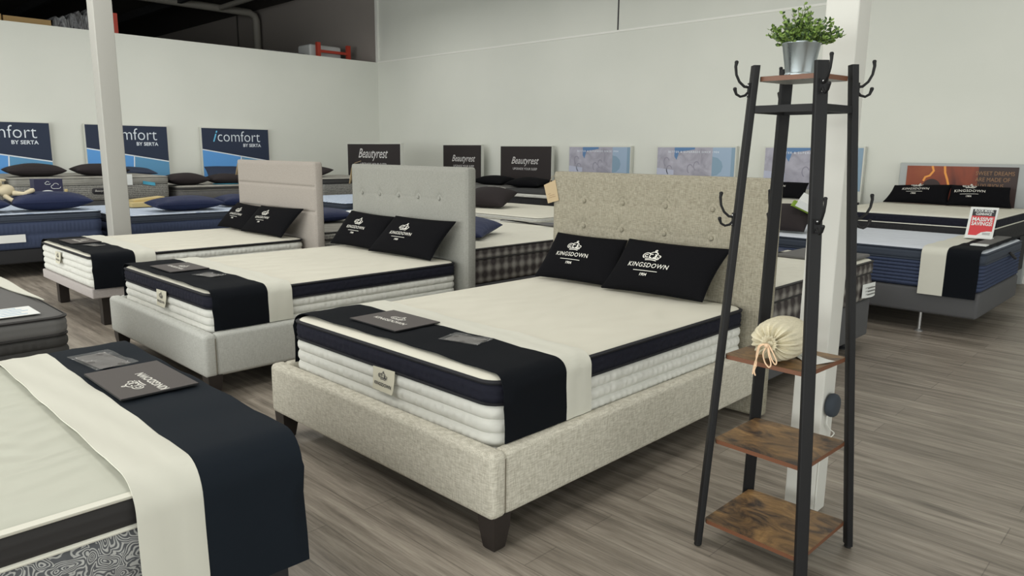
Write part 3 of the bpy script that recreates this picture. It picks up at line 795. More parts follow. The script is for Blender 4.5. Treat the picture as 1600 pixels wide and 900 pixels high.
# third row, long side along x
rowbed('plain cream mattress beyond the headboard gap, in the third row', 'grey box base under the plain cream third row mattress', -7.9, -5.9, 6.5, 8.05, .72, .30, .12, body='white_side', bandm='white_side', top='cream_top', pipe='white_piping', rows=2, band=.05)
pillow('pillow', 'large brown black cushion on the plain cream mattress beyond the headboard gap', 'pillow', [(-7.62, 6.75, .80), (-6.95, 6.95, .78), (-7.15, 7.45, .94), (-7.75, 7.25, .96)], .13, 'brown_black_pillow', logow=.3, lu=.2, lv=.5, script='Beautyrest', tb=.09)
rowbed('white plastic wrapped mattress beyond the taupe headboard', 'grey box base under the plastic wrapped mattress', -11.2, -9.3, 6.0, 7.55, .72, .30, .12, body='steel_side', bandm='slate_band', top='blue_quilt_top', pipe='slate_band', rows=2, band=.07)
pillow('pillow', 'navy cushion on the wrapped mattress, half behind the light grey headboard', 'pillow', [(-9.75, 6.55, .80), (-9.3, 6.15, .80), (-8.98, 6.6, .82), (-9.45, 7.0, .84)], .10, 'navy_pillow', tb=.07)
pillow('pillow', 'navy cushion on the patterned mattress, half behind the taupe headboard', 'pillow', [(-7.8, 4.2, .74), (-7.3, 4.15, .74), (-7.15, 4.75, .76), (-7.75, 4.9, .76)], .09, 'navy_pillow', tb=.07)
mb = MB(); mb.grid(lambda a, b: (-8.2+1.1*a, 5.1+.8*b, .70+.05*abs(math.sin(a*11+b*4))*(.4+.6*b)), 24, 12, 'paper_white'); tag(mb.build('plastic_cover'), 'crumpled white plastic cover on the patterned mattress behind the taupe headboard', 'cover')

# blue bed on the right, foot towards +x
M7 = mattress('mattress', 'blue sided mattress with white quilted top at the right edge', 'mattress', -3.38, -1.335, 6.85, 8.38, .395, .72, band=.09, body='blue_side', bandm='slate_band', top='white_grid', pipe='slate_band', rows=7)
t = thing('box_spring', 'dark grey upholstered box base of the blue mattress at the right', 'bed base', (-2.35, 7.6, 0))
mb = MB(); rbox(mb, -3.38, -1.335, 6.85, 8.38, .175, .392, .025, 'base_grey'); mb.build('box', t)
for lx in (-3.1, -1.77):
    for ly in (6.9, 8.3):
        mb = MB(); mb.tube([(lx, ly+.03, 0), (lx, ly+.03, .18)], .012, 'steel', 10); mb.lathe((lx, ly+.03, 0), [(.035, 0), (.035, .006), (.012, .018)], 'steel', 14); mb.build('leg', t)
runner('black and cream cloth runner over the foot of the blue mattress', 6.85, 8.38, -1.36, -1.60, -1.79, .72, .345, .35, axis='y')
t = thing('stock_tag', 'grey plastic strip with white end on the black runner of the blue mattress', 'sign', (-1.45, 7.6, .75))
mb = MB(); mb.box(-1.52, -1.40, 7.3, 8.2, .752, .760, 'mid_grey_fabric'); mb.build('strip', t); mb = MB(); mb.box(-1.52, -1.40, 7.2, 7.3, .752, .762, 'paper_white'); mb.build('white_end', t)
# blue handle tab
mb = MB(); mb.tube([(-1.32, 7.75, .66), (-1.29, 7.77, .62), (-1.29, 7.85, .60), (-1.32, 7.87, .63)], .012, 'charcoal_band', 8); mb.build('handle', M7)
# clearance sign
t = thing('clearance_sign', 'red and white clearance sign standing on the runner of the blue mattress', 'sign', (-1.6, 7.85, .752))
so = Vector((-1.70, 7.80, .757)); su = Vector((.218, .02, 0)); sv = Vector((.012, .06, .285)); SU = su.normalized(); SV = sv.normalized()
mb = MB(); nn = su.cross(sv).normalized()
mb.obox(so+su/2+sv/2-nn*.004, su/2, sv/2, nn*.003, 'paper_white')
mb.obox(so+su/2-nn*-.01+Vector((0, .02, .004)), su/2, Vector((0, .05, 0)), Vector((0, 0, .003)), 'paper_white'); mb.build('holder', t, 0)
W_, H_ = su.length, sv.length
fn = planefn(so, su, sv, .0004); mb = MB()
def rc(x0, x1, y0, y1): return [(x0*W_, y0*H_), (x1*W_, y0*H_), (x1*W_, y1*H_), (x0*W_, y1*H_)]
poly(mb, rc(.1, .93, .72, .93), fn, 'black_print'); poly(mb, rc(.1, .93, .1, .72), fn, 'red_print')
fn = planefn(so, su, sv, .001)
poly(mb, [(.4*W_, .1*H_), (.93*W_, .1*H_), (.93*W_, .24*H_), (.75*W_, .24*H_), (.55*W_, .2*H_)], fn, 'paper_white')
fn = planefn(so, su, sv, .0016)
for s_, w_, y_ in (('FLOOR MODEL', .68, .85), ('CLEARANCE', .56, .75), ('MASSIVE', .74, .56), ('SAVINGS!', .74, .42)):
    stamp(mb, text_w(s_, w_*W_, h=(.075 if w_ != .74 else .115)*H_, bold=.03), lambda x, y, y_=y_: fn(x+.51*W_, y+y_*H_), 'paper_white')
for k in range(2): poly(mb, rc(.6, .88, .13+.04*k, .145+.04*k), fn, 'black_print')
mb.build('print', t, 0)
# pillow and boxed item at the head of the blue bed
pillow('pillow', 'brown black cushion at the head of the blue mattress, seen between rack legs', 'pillow', [(-3.38, 7.0, .765), (-2.9, 7.05, .765), (-2.93, 7.4, .99), (-3.38, 7.35, .99)], .09, 'brown_black_pillow', tb=.05)
mb = MB(); mb.obox((-2.87, 7.3, .98), (.16, .10, -.09), (-.03, .12, .03), (.02, 0, .03), 'paper_white'); mb.obox((-2.89, 7.2, .945), (.16, .10, -.09), (-.012, .01, .0), (.015, 0, .028), 'green_board')
tag(mb.build('pillow_box', smooth=0), 'white and green box leaning on the cushion behind the rack', 'box')
mb = MB(); mb.grid(lambda a, b: (-3.0+.5*a, 5.5+.3*b, .735+.02*math.sin(a*3)), 8, 4, 'navy_pillow'); tag(mb.build('cloth_band'), 'shiny blue cloth lying on the tile sided mattress behind the rack', 'cloth')

# ------------------------------------------------------------------ beds along the back wall
mattress('mattress', 'thick black sided mattress under the amber photo headboard, right back', 'mattress', -3.25, -1.60, 8.46, 10.3, .62, .895, band=.10, body='base_black', bandm='navy_band', top='cream_top', pipe='white_piping', rows=1)
base('black box base of the mattress under the amber photo headboard', -3.25, -1.60, 8.46, 10.3, .2, .62, 'base_black')
G2 = 'black crown cushions on the mattress under the amber photo'
pillow('pillow', 'black crown cushion on the left under the amber photo headboard', 'pillow', [(-3.12, 9.97, .925), (-2.39, 9.97, .925), (-2.40, 10.10, 1.16), (-3.04, 10.10, 1.13)], .08, logow=.32, lu=-.1, lv=.15, tb=.04, group=G2)
pillow('pillow', 'black crown cushion on the right under the amber photo headboard', 'pillow', [(-2.40, 9.95, .925), (-1.74, 9.95, .925), (-1.80, 10.10, 1.15), (-2.40, 10.08, 1.16)], .08, logow=.34, lu=-.3, lv=.1, tb=.04, group=G2)
# amber photo headboard
t = thing('photo_headboard', 'silver framed amber photo panel with gold writing on the right back wall', 'sign', (-2.4, 10.42, 0))
mb = MB(); rbox(mb, -3.09, -1.62, 10.40, 10.47, .0, 1.415, .008, 'frame_silver'); mb.build('frame', t)
fn = planefn((-3.0, 10.397, .82), (1, 0, 0), (0, 0, 1)); mb = MB(); W_ = 1.21; H_ = .56
mb.box(-3.0, -1.79, 10.392, 10.3995, .82, 1.38, 'photo_dark'); 
mb.grid(lambda a, b: (-3.0+.80*a, 10.3915, .82+.56*b), 30, 12, 'photo_amber'); mb.build('photo', t, 0)
fn = planefn((-3.0, 10.3905, .82), (1, 0, 0), (0, 0, 1)); mb = MB()
for pts in ([(.29, .56), (.31, .50), (.27, .44), (.22, .42), (.20, .37)], [(.43, .56), (.44, .48), (.47, .40), (.49, .33), (.50, .28)]):
    stamp(mb, ribbon(pts, .025), fn, 'photo_glow')
mb.build('flame_streak', t, 0)
mb = MB(); fn = planefn((-3.0, 10.3895, .82), (1, 0, 0), (0, 0, 1)); poly(mb, arc(.30, .28, .11, .12, 0, 360, 24)[:-1], fn, 'photo_dark'); mb.build('dark_disc', t, 0)
mb = MB()
for s_, cx, cz, w_ in (('SWEET DREAMS', .975, .46, .40), ('ARE MADE OF', .955, .385, .36), ('LUXURIOUS', .93, .31, .29), ('S', 1.09, .235, .03), ('N', 1.07, .16, .03)):
    mb = MB(); stamp(mb, text_w(s_, w_, h=.048), lambda x, y, cx=cx, cz=cz: fn(x+cx, y+cz), 'gold_ink'); mb.build('lettering', t, 0)

def panel(name, label, x0, x1, y, z0, z1, th=.07):
    t = thing(name, label, 'sign', ((x0+x1)/2, y, 0), None)
    mb = MB(); mb.box(x0, x1, y, y+th, z0, z1, 'board_edge'); mb.build('board', t, 0)
    return t
# dark signs with script lettering
def script_sign(label, x0, x1, y, z0, z1, tx, tz, tw, sub=True):
    t = panel('brand_sign', label, x0, x1, y, z0, z1); t['group'] = 'dark signs with script lettering'
    mb = MB(); mb.box(x0+.01, x1-.012, y-.003, y, z0, z1-.012, 'sign_brown'); mb.build('face', t, 0)
    mb = MB(); fn = planefn((tx, y-.0045, tz), (1, 0, 0), (0, 0, 1))
    stamp(mb, text_w('Beautyrest', tw, h=tw*.185, bold=.004, shear=.45), fn, 'sign_silver')
    fn2 = planefn((tx, y-.0045, tz-tw*.16), (1, 0, 0), (0, 0, 1))
    stamp(mb, text_w('UPGRADE YOUR SLEEP', tw*.88, h=tw*.06), fn2, 'sign_silver'); mb.build('lettering', t, 0)
script_sign('dark brown sign with white script nearest the wall corner', -13.15, -11.35, 8.6, 0, 1.64, -12.25, 1.36, 1.0)
script_sign('narrow dark brown sign with white script right of the light grey headboard top', -12.05, -10.86, 10.25, 0, 1.64, -11.40, 1.30, .72)
script_sign('wider dark brown sign with white script left of the oatmeal headboard', -10.37, -9.02, 10.3, 0, 1.62, -9.70, 1.28, .72)
# pale blue photo panels
for k, (x0, x1, lab) in enumerate(((-8.72, -7.34, 'pale blue and lilac photo panel on the back wall, leftmost of three'), (-6.83, -5.41, 'pale blue and lilac photo panel on the back wall, middle of three'), (-4.97, -3.55, 'pale blue and lilac photo panel behind the white column by the rack'))):
    y = 10.42; z0, z1 = 1.02, 1.62; W = x1-x0
    t = panel('photo_sign', lab, x0, x1, y, 0, z1); t['group'] = 'pale blue photo panels on the back wall'
    mb = MB(); mb.box(x0+.02, x1-.02, y-.003, y, z0, z1-.02, 'photo_people')
    fn = planefn((x0, y-.0042, z0), (1, 0, 0), (0, 0, 1)); H = z1-z0-.02
    poly(mb, [(.72*W, 0), (W-.08, 0), (W-.08, H), (.72*W, H)], fn, 'photo_sky')
    poly(mb, [(W-.08, 0), (W-.02, 0), (W-.02, H), (W-.08, H)], fn, 'mid_grey_fabric' if 0 else 'photo_teal')
    poly(mb, [(.24*W, H-.14), (.27*W, H-.2), (.30*W, H-.07), (.5*W, H-.03), (.5*W, H), (.24*W, H)], fn, 'photo_deep')
    fn = planefn((x0, y-.0052, z0), (1, 0, 0), (0, 0, 1))
    poly(mb, [(.02, 0), (.24*W, 0), (.24*W, .22), (.02, .25)], fn, 'photo_mid')
    poly(mb, [(.72*W+a*.13*W, .5*H+b*.26*H) for a, b in [(0, -1), (.5, -.87), (.87, -.5), (1, 0), (.87, .5), (.5, .87), (0, 1)]], fn, 'photo_teal')
    for q in ((.45, .42), (.53, .5), (.14, .6), (.18, .38)): stamp(mb, ribbon(arc(q[0]*W, q[1]*H, .05, .07, 20, 250, 10), .014), fn, 'photo_curl')
    mb.build('photo', t, 0)
    mb = MB(); stamp(mb, text_w('BETTER & SUPERBEDS SINCE 1904', .9, h=.03, bold=.01, space=1.4), lambda x, yy: fn(x+W*.48, yy+H-.085)-Vector((0, .0008, 0)), 'sign_white'); mb.build('lettering', t, 0)

# wall beds
rowbed('mattress with black runner and white border under the wider script sign', 'black box base under the script sign mattress', -9.0, -7.2, 8.45, 10.2, .865, .34, .2, body='base_black', bandm='white_side', top='base_black', pipe='charcoal_band', rows=1, band=.07)
pillow('pillow', 'dark pillow on the left below the wider script sign', 'pillow', [(-10.4, 9.55, .95), (-9.6, 9.55, .93), (-9.55, 9.9, 1.0), (-10.3, 9.9, 1.0)], .09, 'black_pillow', tb=.08, group='dark pillows below the script signs')
pillow('pillow', 'dark pillow on the right below the wider script sign', 'pillow', [(-9.35, 9.4, .94), (-8.55, 9.4, .93), (-8.5, 9.8, .99), (-9.3, 9.8, 1.0)], .09, 'black_pillow', tb=.08, group='dark pillows below the script signs')
rowbed('grey mattress left of the black runner mattress at the back wall', 'grey box base left of the black runner mattress at the back wall', -11.4, -9.1, 8.3, 10.2, .87, .34, .2, body='dark_grey_fabric', bandm='grey_stripe', top='mid_grey_fabric', pipe='charcoal_band', rows=1, band=.08)
rowbed('white mattress at the back wall behind the oatmeal headboard', 'dark box base at the back wall behind the oatmeal headboard', -6.6, -5.1, 8.5, 10.3, .86, .34, .2, body='blue_side', bandm='navy_band', top='cream_top', pipe='navy_piping', rows=2)
rowbed('white mattress at the back wall seen between the rack legs', 'dark box base of the back wall mattress between the rack legs', -5.0, -3.5, 8.5, 10.3, .88, .34, .2, body='blue_side', bandm='navy_band', top='cream_top', pipe='navy_piping', rows=2)
pillow('pillow', 'black crown cushion between the rack legs below the pale photo panel', 'pillow', [(-4.84, 9.95, .91), (-4.12, 9.95, .91), (-4.14, 10.1, 1.12), (-4.84, 10.1, 1.11)], .08, logow=.3, tb=.04)
rowbed('grey mattress in the corner with a dark pillow, beyond the taupe headboard', 'grey box base in the corner beyond the taupe headboard', -13.2, -11.5, 6.95, 8.5, .99, .34, .2, body='grey_stripe', bandm='dark_grey_fabric', top='grey_top', pipe='charcoal_band', rows=1, band=.08)
pillow('pillow', 'dark pillow lying on the corner mattress beyond the taupe headboard', 'pillow', [(-12.6, 7.05, 1.07), (-11.85, 7.15, 1.06), (-11.95, 7.5, 1.14), (-12.65, 7.4, 1.14)], .09, 'brown_black_pillow', tb=.07)

# ------------------------------------------------------------------ left wall signs and beds
def wave_sign(label, y0, y1):
    x = XL+.10; z0, z1 = .95, 1.92; L = y1-y0
    t = thing('brand_sign', label, 'sign', (x, (y0+y1)/2, 0), 'navy and blue signs on the left wall')
    mb = MB(); mb.box(XL+.02, x, y0, y1, z0, z1, 'board_edge'); mb.build('board', t, 0)
    fn = planefn((x+.003, y0, z0), (0, 1, 0), (0, 0, 1)); H = z1-z0; mb = MB()
    a, b = H-.43, H-.66        # slanted division
    poly(mb, [(.01, a), (L-.01, b), (L-.01, H-.015), (.01, H-.015)], fn, 'sign_navy')
    poly(mb, [(.01, .0), (.54*L, 0), (.56*L, a+(b-a)*.56), (.01, a)], fn, 'sign_blue')
    poly(mb, [(.54*L, 0), (L-.01, 0), (L-.01, b), (.56*L, a+(b-a)*.56)], fn, 'sign_teal')
    fn = planefn((x+.0045, y0, z0), (0, 1, 0), (0, 0, 1))
    stamp(mb, ribbon([(.01, a), (L-.01, b)], .02), fn, 'sign_white'); stamp(mb, ribbon([(.54*L, 0), (.56*L, a+(b-a)*.56)], .02), fn, 'sign_white'); mb.build('face', t, 0)
    fn = planefn((x+.006, y0, z0), (0, 1, 0), (0, 0, 1)); mb = MB()
    stamp(mb, text_w('i', .095, h=.225, bold=.015, shear=.5), lambda p, q: fn(p+.195*L, q+H-.27), 'sign_cyan')
    stamp(mb, text_w('comfort', .63*L, h=.215, bold=-.010), lambda p, q: fn(p+.545*L, q+H-.27), 'sign_white')
    stamp(mb, text_w('BY SERTA', .27*L, h=.062, bold=.02), lambda p, q: fn(p+.735*L, q+H-.37), 'sign_white'); mb.build('lettering', t, 0)
wave_sign('navy and blue comfort sign cut off by the left edge of the view', 2.15, 3.60)
wave_sign('navy and blue comfort sign partly behind the left white column', 4.13, 5.55)
wave_sign('navy and blue comfort sign above the taupe headboard', 6.19, 7.61)
GR = dict(body='grey_stripe', bandm='grey_top', top='grey_top', pipe='grey_top', rows=1, band=.10, r=.1)
M5 = rowbed('thick grey striped mattress raised under the left wall signs', 'dark box base of the raised grey striped mattress', -14.4, -12.3, 2.48, 4.66, 1.055, .345, .3, **GR)
rowbed('grey striped mattress at the left edge below the cut off sign', 'dark box base of the grey mattress at the left edge', -14.4, -12.3, .3, 2.42, 1.055, .345, .3, **GR)
rowbed('lower grey mattress right of the raised striped mattress, below the third comfort sign', 'dark box base of the lower grey mattress at the left wall', -14.4, -12.3, 4.78, 6.6, .88, .22, .3, body='mid_grey_fabric', bandm='dark_grey_fabric', top='grey_top', pipe='grey_top', rows=1, band=.06, r=.1)
# label plate on the striped mattress
mb = MB(); mb.rings([[Vector((xx, y, z)) for y, z in rrect(3.51+d, 3.75-d, .81+d, .90-d, .03, 5)] for d, xx in ((0, -12.31), (0, -12.28), (.01, -12.275))], 'black_print'); t = mb.build('name_plate', M5)
mb = MB(); stamp(mb, text_w('Beautyrest', .17, h=.03, shear=.3), planefn((-12.273, 3.63, .845), (0, 1, 0), (0, 0, 1)), 'print_white'); mb.build('lettering', t, 0)
mb = MB(); mb.box(-12.29, -12.28, 4.01, 4.09, .935, 1.10, 'paper_white'); tag(mb.build('price_tag'), 'small white tag hanging on the striped mattress beside the column', 'tag')
mb = MB(); mb.grid(lambda a, b: (-12.27-.01*math.sin(a*5), 4.24+.18*a, .945+.05*b-.03*a), 6, 3, 'aqua_print'); mb.grid(lambda a, b: (-12.275-.01*math.sin((1-a)*5), 4.42-.18*a, .945+.05*b-.03*(1-a)), 6, 3, 'aqua_print'); tag(mb.build('price_tag'), 'aqua paper tag on the right of the raised striped mattress', 'tag')
G3 = 'dark brown pillows on the left wall mattresses'
def lie(label, cx, cy, z, w, d, h, mn, name='pillow', **kw):
    """pillow lying flat, long side along y"""
    return pillow(name, label, 'pillow', [(cx+d/2, cy-w/2, z+h*.5), (cx+d/2, cy+w/2, z+h*.5), (cx-d/2, cy+w/2, z+h*.58), (cx-d/2, cy-w/2, z+h*.58)], h*.5, mn, tb=h*.5, pinch=.06, **kw)
lie('dark brown pillow on the left half of the raised striped mattress', -12.62, 2.86, 1.065, .74, .44, .19, 'brown_black_pillow', logow=.28, lu=0, lv=.3, script='Beautyrest', group=G3)
lie('dark brown pillow on the striped mattress, partly behind the left column', -12.62, 3.74, 1.065, .74, .44, .19, 'brown_black_pillow', logow=.28, lu=0, lv=.3, script='Beautyrest', group=G3)
lie('dark brown pillow on the lower grey mattress left of the taupe headboard', -12.62, 5.04, .89, .66, .44, .20, 'brown_black_pillow', logow=.24, lu=0, lv=.3, script='Beautyrest', group=G3)
lie('dark brown pillow on the lower grey mattress, half behind the taupe headboard', -12.62, 5.76, .89, .66, .44, .18, 'brown_black_pillow', logow=.24, lu=0, lv=.3, script='Beautyrest', group=G3)
pillow('pillow', 'navy pillow propped below the third comfort sign', 'pillow', [(-13.9, 6.0, .92), (-13.9, 6.75, .92), (-14.2, 6.7, 1.16), (-14.2, 6.05, 1.16)], .07, 'sign_navy', tb=.05)
pillow('pillow', 'navy pillow lying at the right end of the raised striped mattress', 'pillow', [(-13.7, 4.3, 1.09), (-13.7, 5.0, 1.06), (-14.0, 4.95, 1.12), (-14.0, 4.35, 1.14)], .07, 'sign_navy', tb=.05)
mb = MB(); mb.rings([[Vector((-12.55+.14*math.cos(a)*k, 5.72+.24*math.sin(a)*k, z)) for a in [2*PI*q/28 for q in range(28)]] for k, z in ((1, .905), (1, .912), (.9, .914))], 'aqua_print'); tag(mb.build('round_card'), 'aqua oval card lying on the lower grey mattress', 'card')
# blue beds in front of them
BL = dict(body='blue_side', bandm='slate_band', top='blue_quilt_top', pipe='slate_band', rows=2, band=.08, r=.1)
M6 = rowbed('blue mattress with striped pale top at the left edge', 'black box base of the blue mattress at the left edge', -11.9, -9.9, 1.2, 2.92, .735, .40, .17, bm='base_black', **BL)
rowbed('blue mattress with striped pale top behind the left column', 'black box base of the blue mattress behind the left column', -11.6, -9.6, 3.02, 4.75, .675, .36, .17, bm='base_black', **BL)
lie('navy pillow on the blue mattress at the left edge below the cloud box', -10.15, 2.42, .75, .84, .45, .22, 'navy_pillow', group='navy pillows on the blue mattresses')
lie('navy pillow cut off by the left edge of the view under the plush toy', -10.15, 1.58, .75, .80, .45, .2, 'navy_pillow', group='navy pillows on the blue mattresses')
lie('navy pillow on the blue mattress right of the left column', -9.90, 3.93, .69, .88, .45, .19, 'navy_pillow', group='navy pillows on the blue mattresses')
lie('navy pillow on the blue mattress beside the black taupe bed cushions', -10.2, 4.75, .69, .50, .40, .17, 'navy_pillow', group='navy pillows on the blue mattresses')
mb = MB(); mb.grid(lambda a, b: (-9.875, 1.55+.53*a, .42+.09*b), 4, 2, 'paper_white'); mb.grid(lambda a, b: (-9.877, 2.08-.53*a, .42+.09*b), 4, 2, 'paper_white')
mb.build('side_label', M6)
# cloud box
t = thing('pillow_box', 'navy box with cloud drawing standing behind the navy pillow at left', 'box', (-10.9, 2.6, .76))
mb = MB(); mb.box(-11.05, -10.85, 2.44, 2.76, .76, 1.10, 'night_navy'); mb.build('carton', t, 0)
fn = planefn((-10.848, 2.44, .80), (0, 1, 0), (0, 0, 1)); mb = MB()
for cx, cz, k in ((.15, .245, .5), (.24, .20, .9)):
    stamp(mb, ribbon(arc(cx-.03*k, cz, .03*k, .025*k, 90, 270, 8)+arc(cx+.03*k, cz, .03*k, .025*k, 270, 360, 6), .005), fn, 'paper_white')
    stamp(mb, ribbon(arc(cx, cz+.02*k, .035*k, .03*k, 10, 170, 8), .005), fn, 'paper_white')
poly(mb, arc(.14, .10, .10, .06, 0, 180, 12), fn, 'paper_white'); mb.build('print', t, 0)
mb = MB(); mb.ball((-10.84, 2.79, .95), .022, 'yellow_board', 10); mb.build('price_dot', t)
# plush lamb
t = thing('plush_toy', 'cream plush animal lying on the navy pillows at the left edge', 'plush toy', (-10.15, 1.7, .95))
mb = MB(); mb.ball((-10.2, 1.99, 1.00), .085, 'plush_cream', 16, (1, 1.25, .9)); mb.build('body', t, 80)
mb = MB(); mb.ball((-10.18, 1.90, 1.09), .06, 'plush_cream', 14, (1, 1.2, .85)); mb.ball((-10.14, 1.84, 1.07), .03, 'plush_cream', 10); mb.build('head', t, 80)
for p in ([(-10.15, 2.06, .97), (-10.1, 2.16, .96), (-10.08, 2.24, 1.0)], [(-10.15, 1.98, .94), (-10.1, 2.02, .90), (-10.07, 2.07, .87)], [(-10.15, 1.90, .96), (-10.1, 1.82, .93), (-10.08, 1.74, .94)]):
    mb = MB(); mb.tube(p, [.03, .024, .028], 'plush_cream', 10); mb.ball(p[-1], .03, 'plush_cream', 10); mb.build('limb', t, 80)
for s in (-1, 1):
    mb = MB(); mb.ball((-10.2, 1.91+s*.07, 1.12), .03, 'plush_cream', 10, (.6, 1.3, .6)); mb.build('ear', t, 80)
# yellow boards behind the column
mb = MB(); mb.obox((-10.98, 3.82, .775), (.12, 0, 0), (0, .21, .02), (0, -.003, .03), 'yellow_board'); tag(mb.build('foam_slab', smooth=0), 'upper yellow foam slab behind the navy pillow right of the left column', 'slab')
mb = MB(); mb.obox((-10.75, 3.75, .735), (.12, 0, 0), (0, .24, 0), (0, 0, .028), 'yellow_board'); tag(mb.build('foam_slab', smooth=0), 'lower yellow foam slab on the blue mattress beside the left column', 'slab')

# ------------------------------------------------------------------ stock above the partition, on pallet racks
def pallet_rack(label, x, ya, yb, top):
    t = thing('pallet_rack', label, 'rack', (x, (ya+yb)/2, 0))
    for y in (ya, yb):
        mb = MB(); mb.box(x-.04, x+.04, y-.045, y+.045, 0, top, 'rack_red'); mb.box(x-.94, x-.86, y-.045, y+.045, 0, 3.45, 'rack_red')
        for k in range(4): mb.box(x-.86, x-.04, y-.015, y+.015, .5+k*.75, .53+k*.75, 'rack_red')
        mb.build('upright', t, 0)
    for xx in (x, x-.9):
        hi = top < 4.0 and xx == x
        mb = MB(); mb.box(xx-.025, xx+.025, ya, yb, 3.73 if hi else 3.0, 3.79 if hi else 3.1, 'rack_red'); mb.build('beam', t, 0)
    mb = MB(); mb.box(x-.92, x+.0, ya, yb, 3.10, 3.14, 'steel'); mb.build('deck', t, 0)
pallet_rack('red pallet rack frame showing above the partition near the wall corner', -15.5, 9.43, 10.24, 3.95)
pallet_rack('red pallet rack whose upright shows above the partition beside the left column', -15.5, 2.2, 5.08, 4.0)
mb = MB(); rbox(mb, -16.2, -15.65, 9.3, 10.15, 3.14, 3.92, .05, 'wrap_white'); tag(mb.build('wrapped_goods'), 'white wrapped goods in the red rack near the wall corner', 'package')
mb = MB(); rbox(mb, -16.3, -15.6, 8.2, 9.2, 3.14, 3.68, .05, 'wrap_plastic'); tag(mb.build('wrapped_goods'), 'low dark wrapped goods left of the red rack near the corner', 'package')
mb = MB(); mb.box(-16.3, -15.55, 8.1, 9.3, 0, 3.138, 'base_black'); tag(mb.build('storage_shelf', smooth=0), 'dark storage shelving behind the partition carrying the low wrapped goods', 'shelf')
mb = MB(); mb.box(-16.2, -15.5, 2.3, 3.27, 3.14, 3.75, 'box_card'); mb.box(-15.499, -15.497, 2.4, 3.2, 3.6, 3.62, 'kraft_ink'); tag(mb.build('cardboard_box', smooth=0), 'left cardboard box above the partition at the top left', 'box', 'cardboard boxes above the partition')
mb = MB(); mb.box(-16.2, -15.5, 3.30, 4.02, 3.14, 3.735, 'box_card'); tag(mb.build('cardboard_box', smooth=0), 'right cardboard box above the partition beside the wrapped furniture', 'box', 'cardboard boxes above the partition')
rn = random.Random(3)
mb = MB()
mb.rings([[Vector((-15.9+dx*(1+.08*math.sin(k*2.3+z*9)), y, z+dz)) for k, (dx, dz) in enumerate(((-.3, 0), (.35, 0), (.35, 0), (-.3, 0)))] for y, z in ((4.06, 3.15),)]*2, 'wrap_plastic') if 0 else None
def wrapfn(a, b):
    y = 4.06+.98*a; top = 3.76+.38*a+.03*math.sin(a*21)+.03*math.sin(a*47)
    return y, top
mb.grid(lambda a, b: (-15.52-.05*math.sin(b*3)+.025*math.sin(a*25+b*4), wrapfn(a, b)[0], 3.14+(wrapfn(a, b)[1]-3.14)*b), 50, 10, 'wrap_plastic')
mb.grid(lambda a, b: (-16.2+.68*b, wrapfn(a, 1)[0], wrapfn(a, 1)[1]), 50, 3, 'wrap_plastic')
mb.grid(lambda a, b: (-16.2, wrapfn(a, b)[0], 3.14+(wrapfn(a, b)[1]-3.14)*b), 50, 3, 'wrap_plastic')
tag(mb.build('wrapped_furniture'), 'furniture wrapped in crinkled grey plastic above the partition beside the left column', 'package')

# ------------------------------------------------------------------ coat rack
RB = [(-1.295, 2.385), (-.882, 2.365), (-.872, 2.79), (-1.292, 2.785)]   # L, F, R, B at the floor
RT = [(-1.236, 2.475), (-1.0, 2.465), (-.970, 2.665), (-1.203, 2.66)]   # at the top shelf
ZT = 1.766
def rc_at(i, z):
    k = z/ZT; return Vector((RB[i][0]*(1-k)+RT[i][0]*k, RB[i][1]*(1-k)+RT[i][1]*k, z))
ctr = Vector((-1.09, 2.575, 0))
rack = thing('coat_rack', 'tall black metal coat rack with rustic wooden shelves in the right foreground', 'coat rack', (-1.09, 2.575, 0))
DG = []
for i in range(4):
    d = (rc_at(i, .8)-rc_at((i+2) % 4, .8)); d.z = 0; d.normalize(); DG.append(d)
for i in range(4):
    d = DG[i]; tn = Vector((-d.y, d.x, 0)); a = rc_at(i, .012); b = rc_at(i, ZT+.038)
    mb = MB(); rs = []
    w_, e_ = .0215, .012
    for p in (a, b):
        rs.append([p+tn*x+d*y for x, y in rrect(-w_, w_, -e_, e_, .005, 3)])
    mb.rings(rs, 'black_metal'); lg = mb.build('leg', rack, 40)
    mb = MB(); mb.lathe(a-Vector((0, 0, .012)), [(.012, 0), (.014, .004), (.012, .014)], 'black_foot', 14); mb.build('foot', lg)
def shelf(z, th=.016, inset=.012, name='shelf'):
    c = [rc_at(i, z) for i in range(4)]; c = [p+(ctr-Vector((p.x, p.y, 0)))*0 - DG[i]*inset for i, p in enumerate(c)]
    for p in c: p.z = 0
    # chamfered corners
    pts = []
    for i in range(4):
        a, b, q = c[i-1], c[i], c[(i+1) % 4]
        pts += [b+(a-b).normalized()*.012, b+(q-b).normalized()*.012]
    mb = MB()
    mb.rings([[Vector((p.x, p.y, zz)) for p in pts] for zz in (z-th, z)], 'wood_edge', False)
    k = len(mb.v); mb.add([Vector((p.x, p.y, z+.0003)) for p in pts], [tuple(range(8))], 'rustic_wood'); mb.add([Vector((p.x, p.y, z-th)) for p in pts], [tuple(reversed(range(8)))], 'frame_silver')
    mb.build(name, rack, 0)
for z in (.11, .437, .768, ZT): shelf(z)
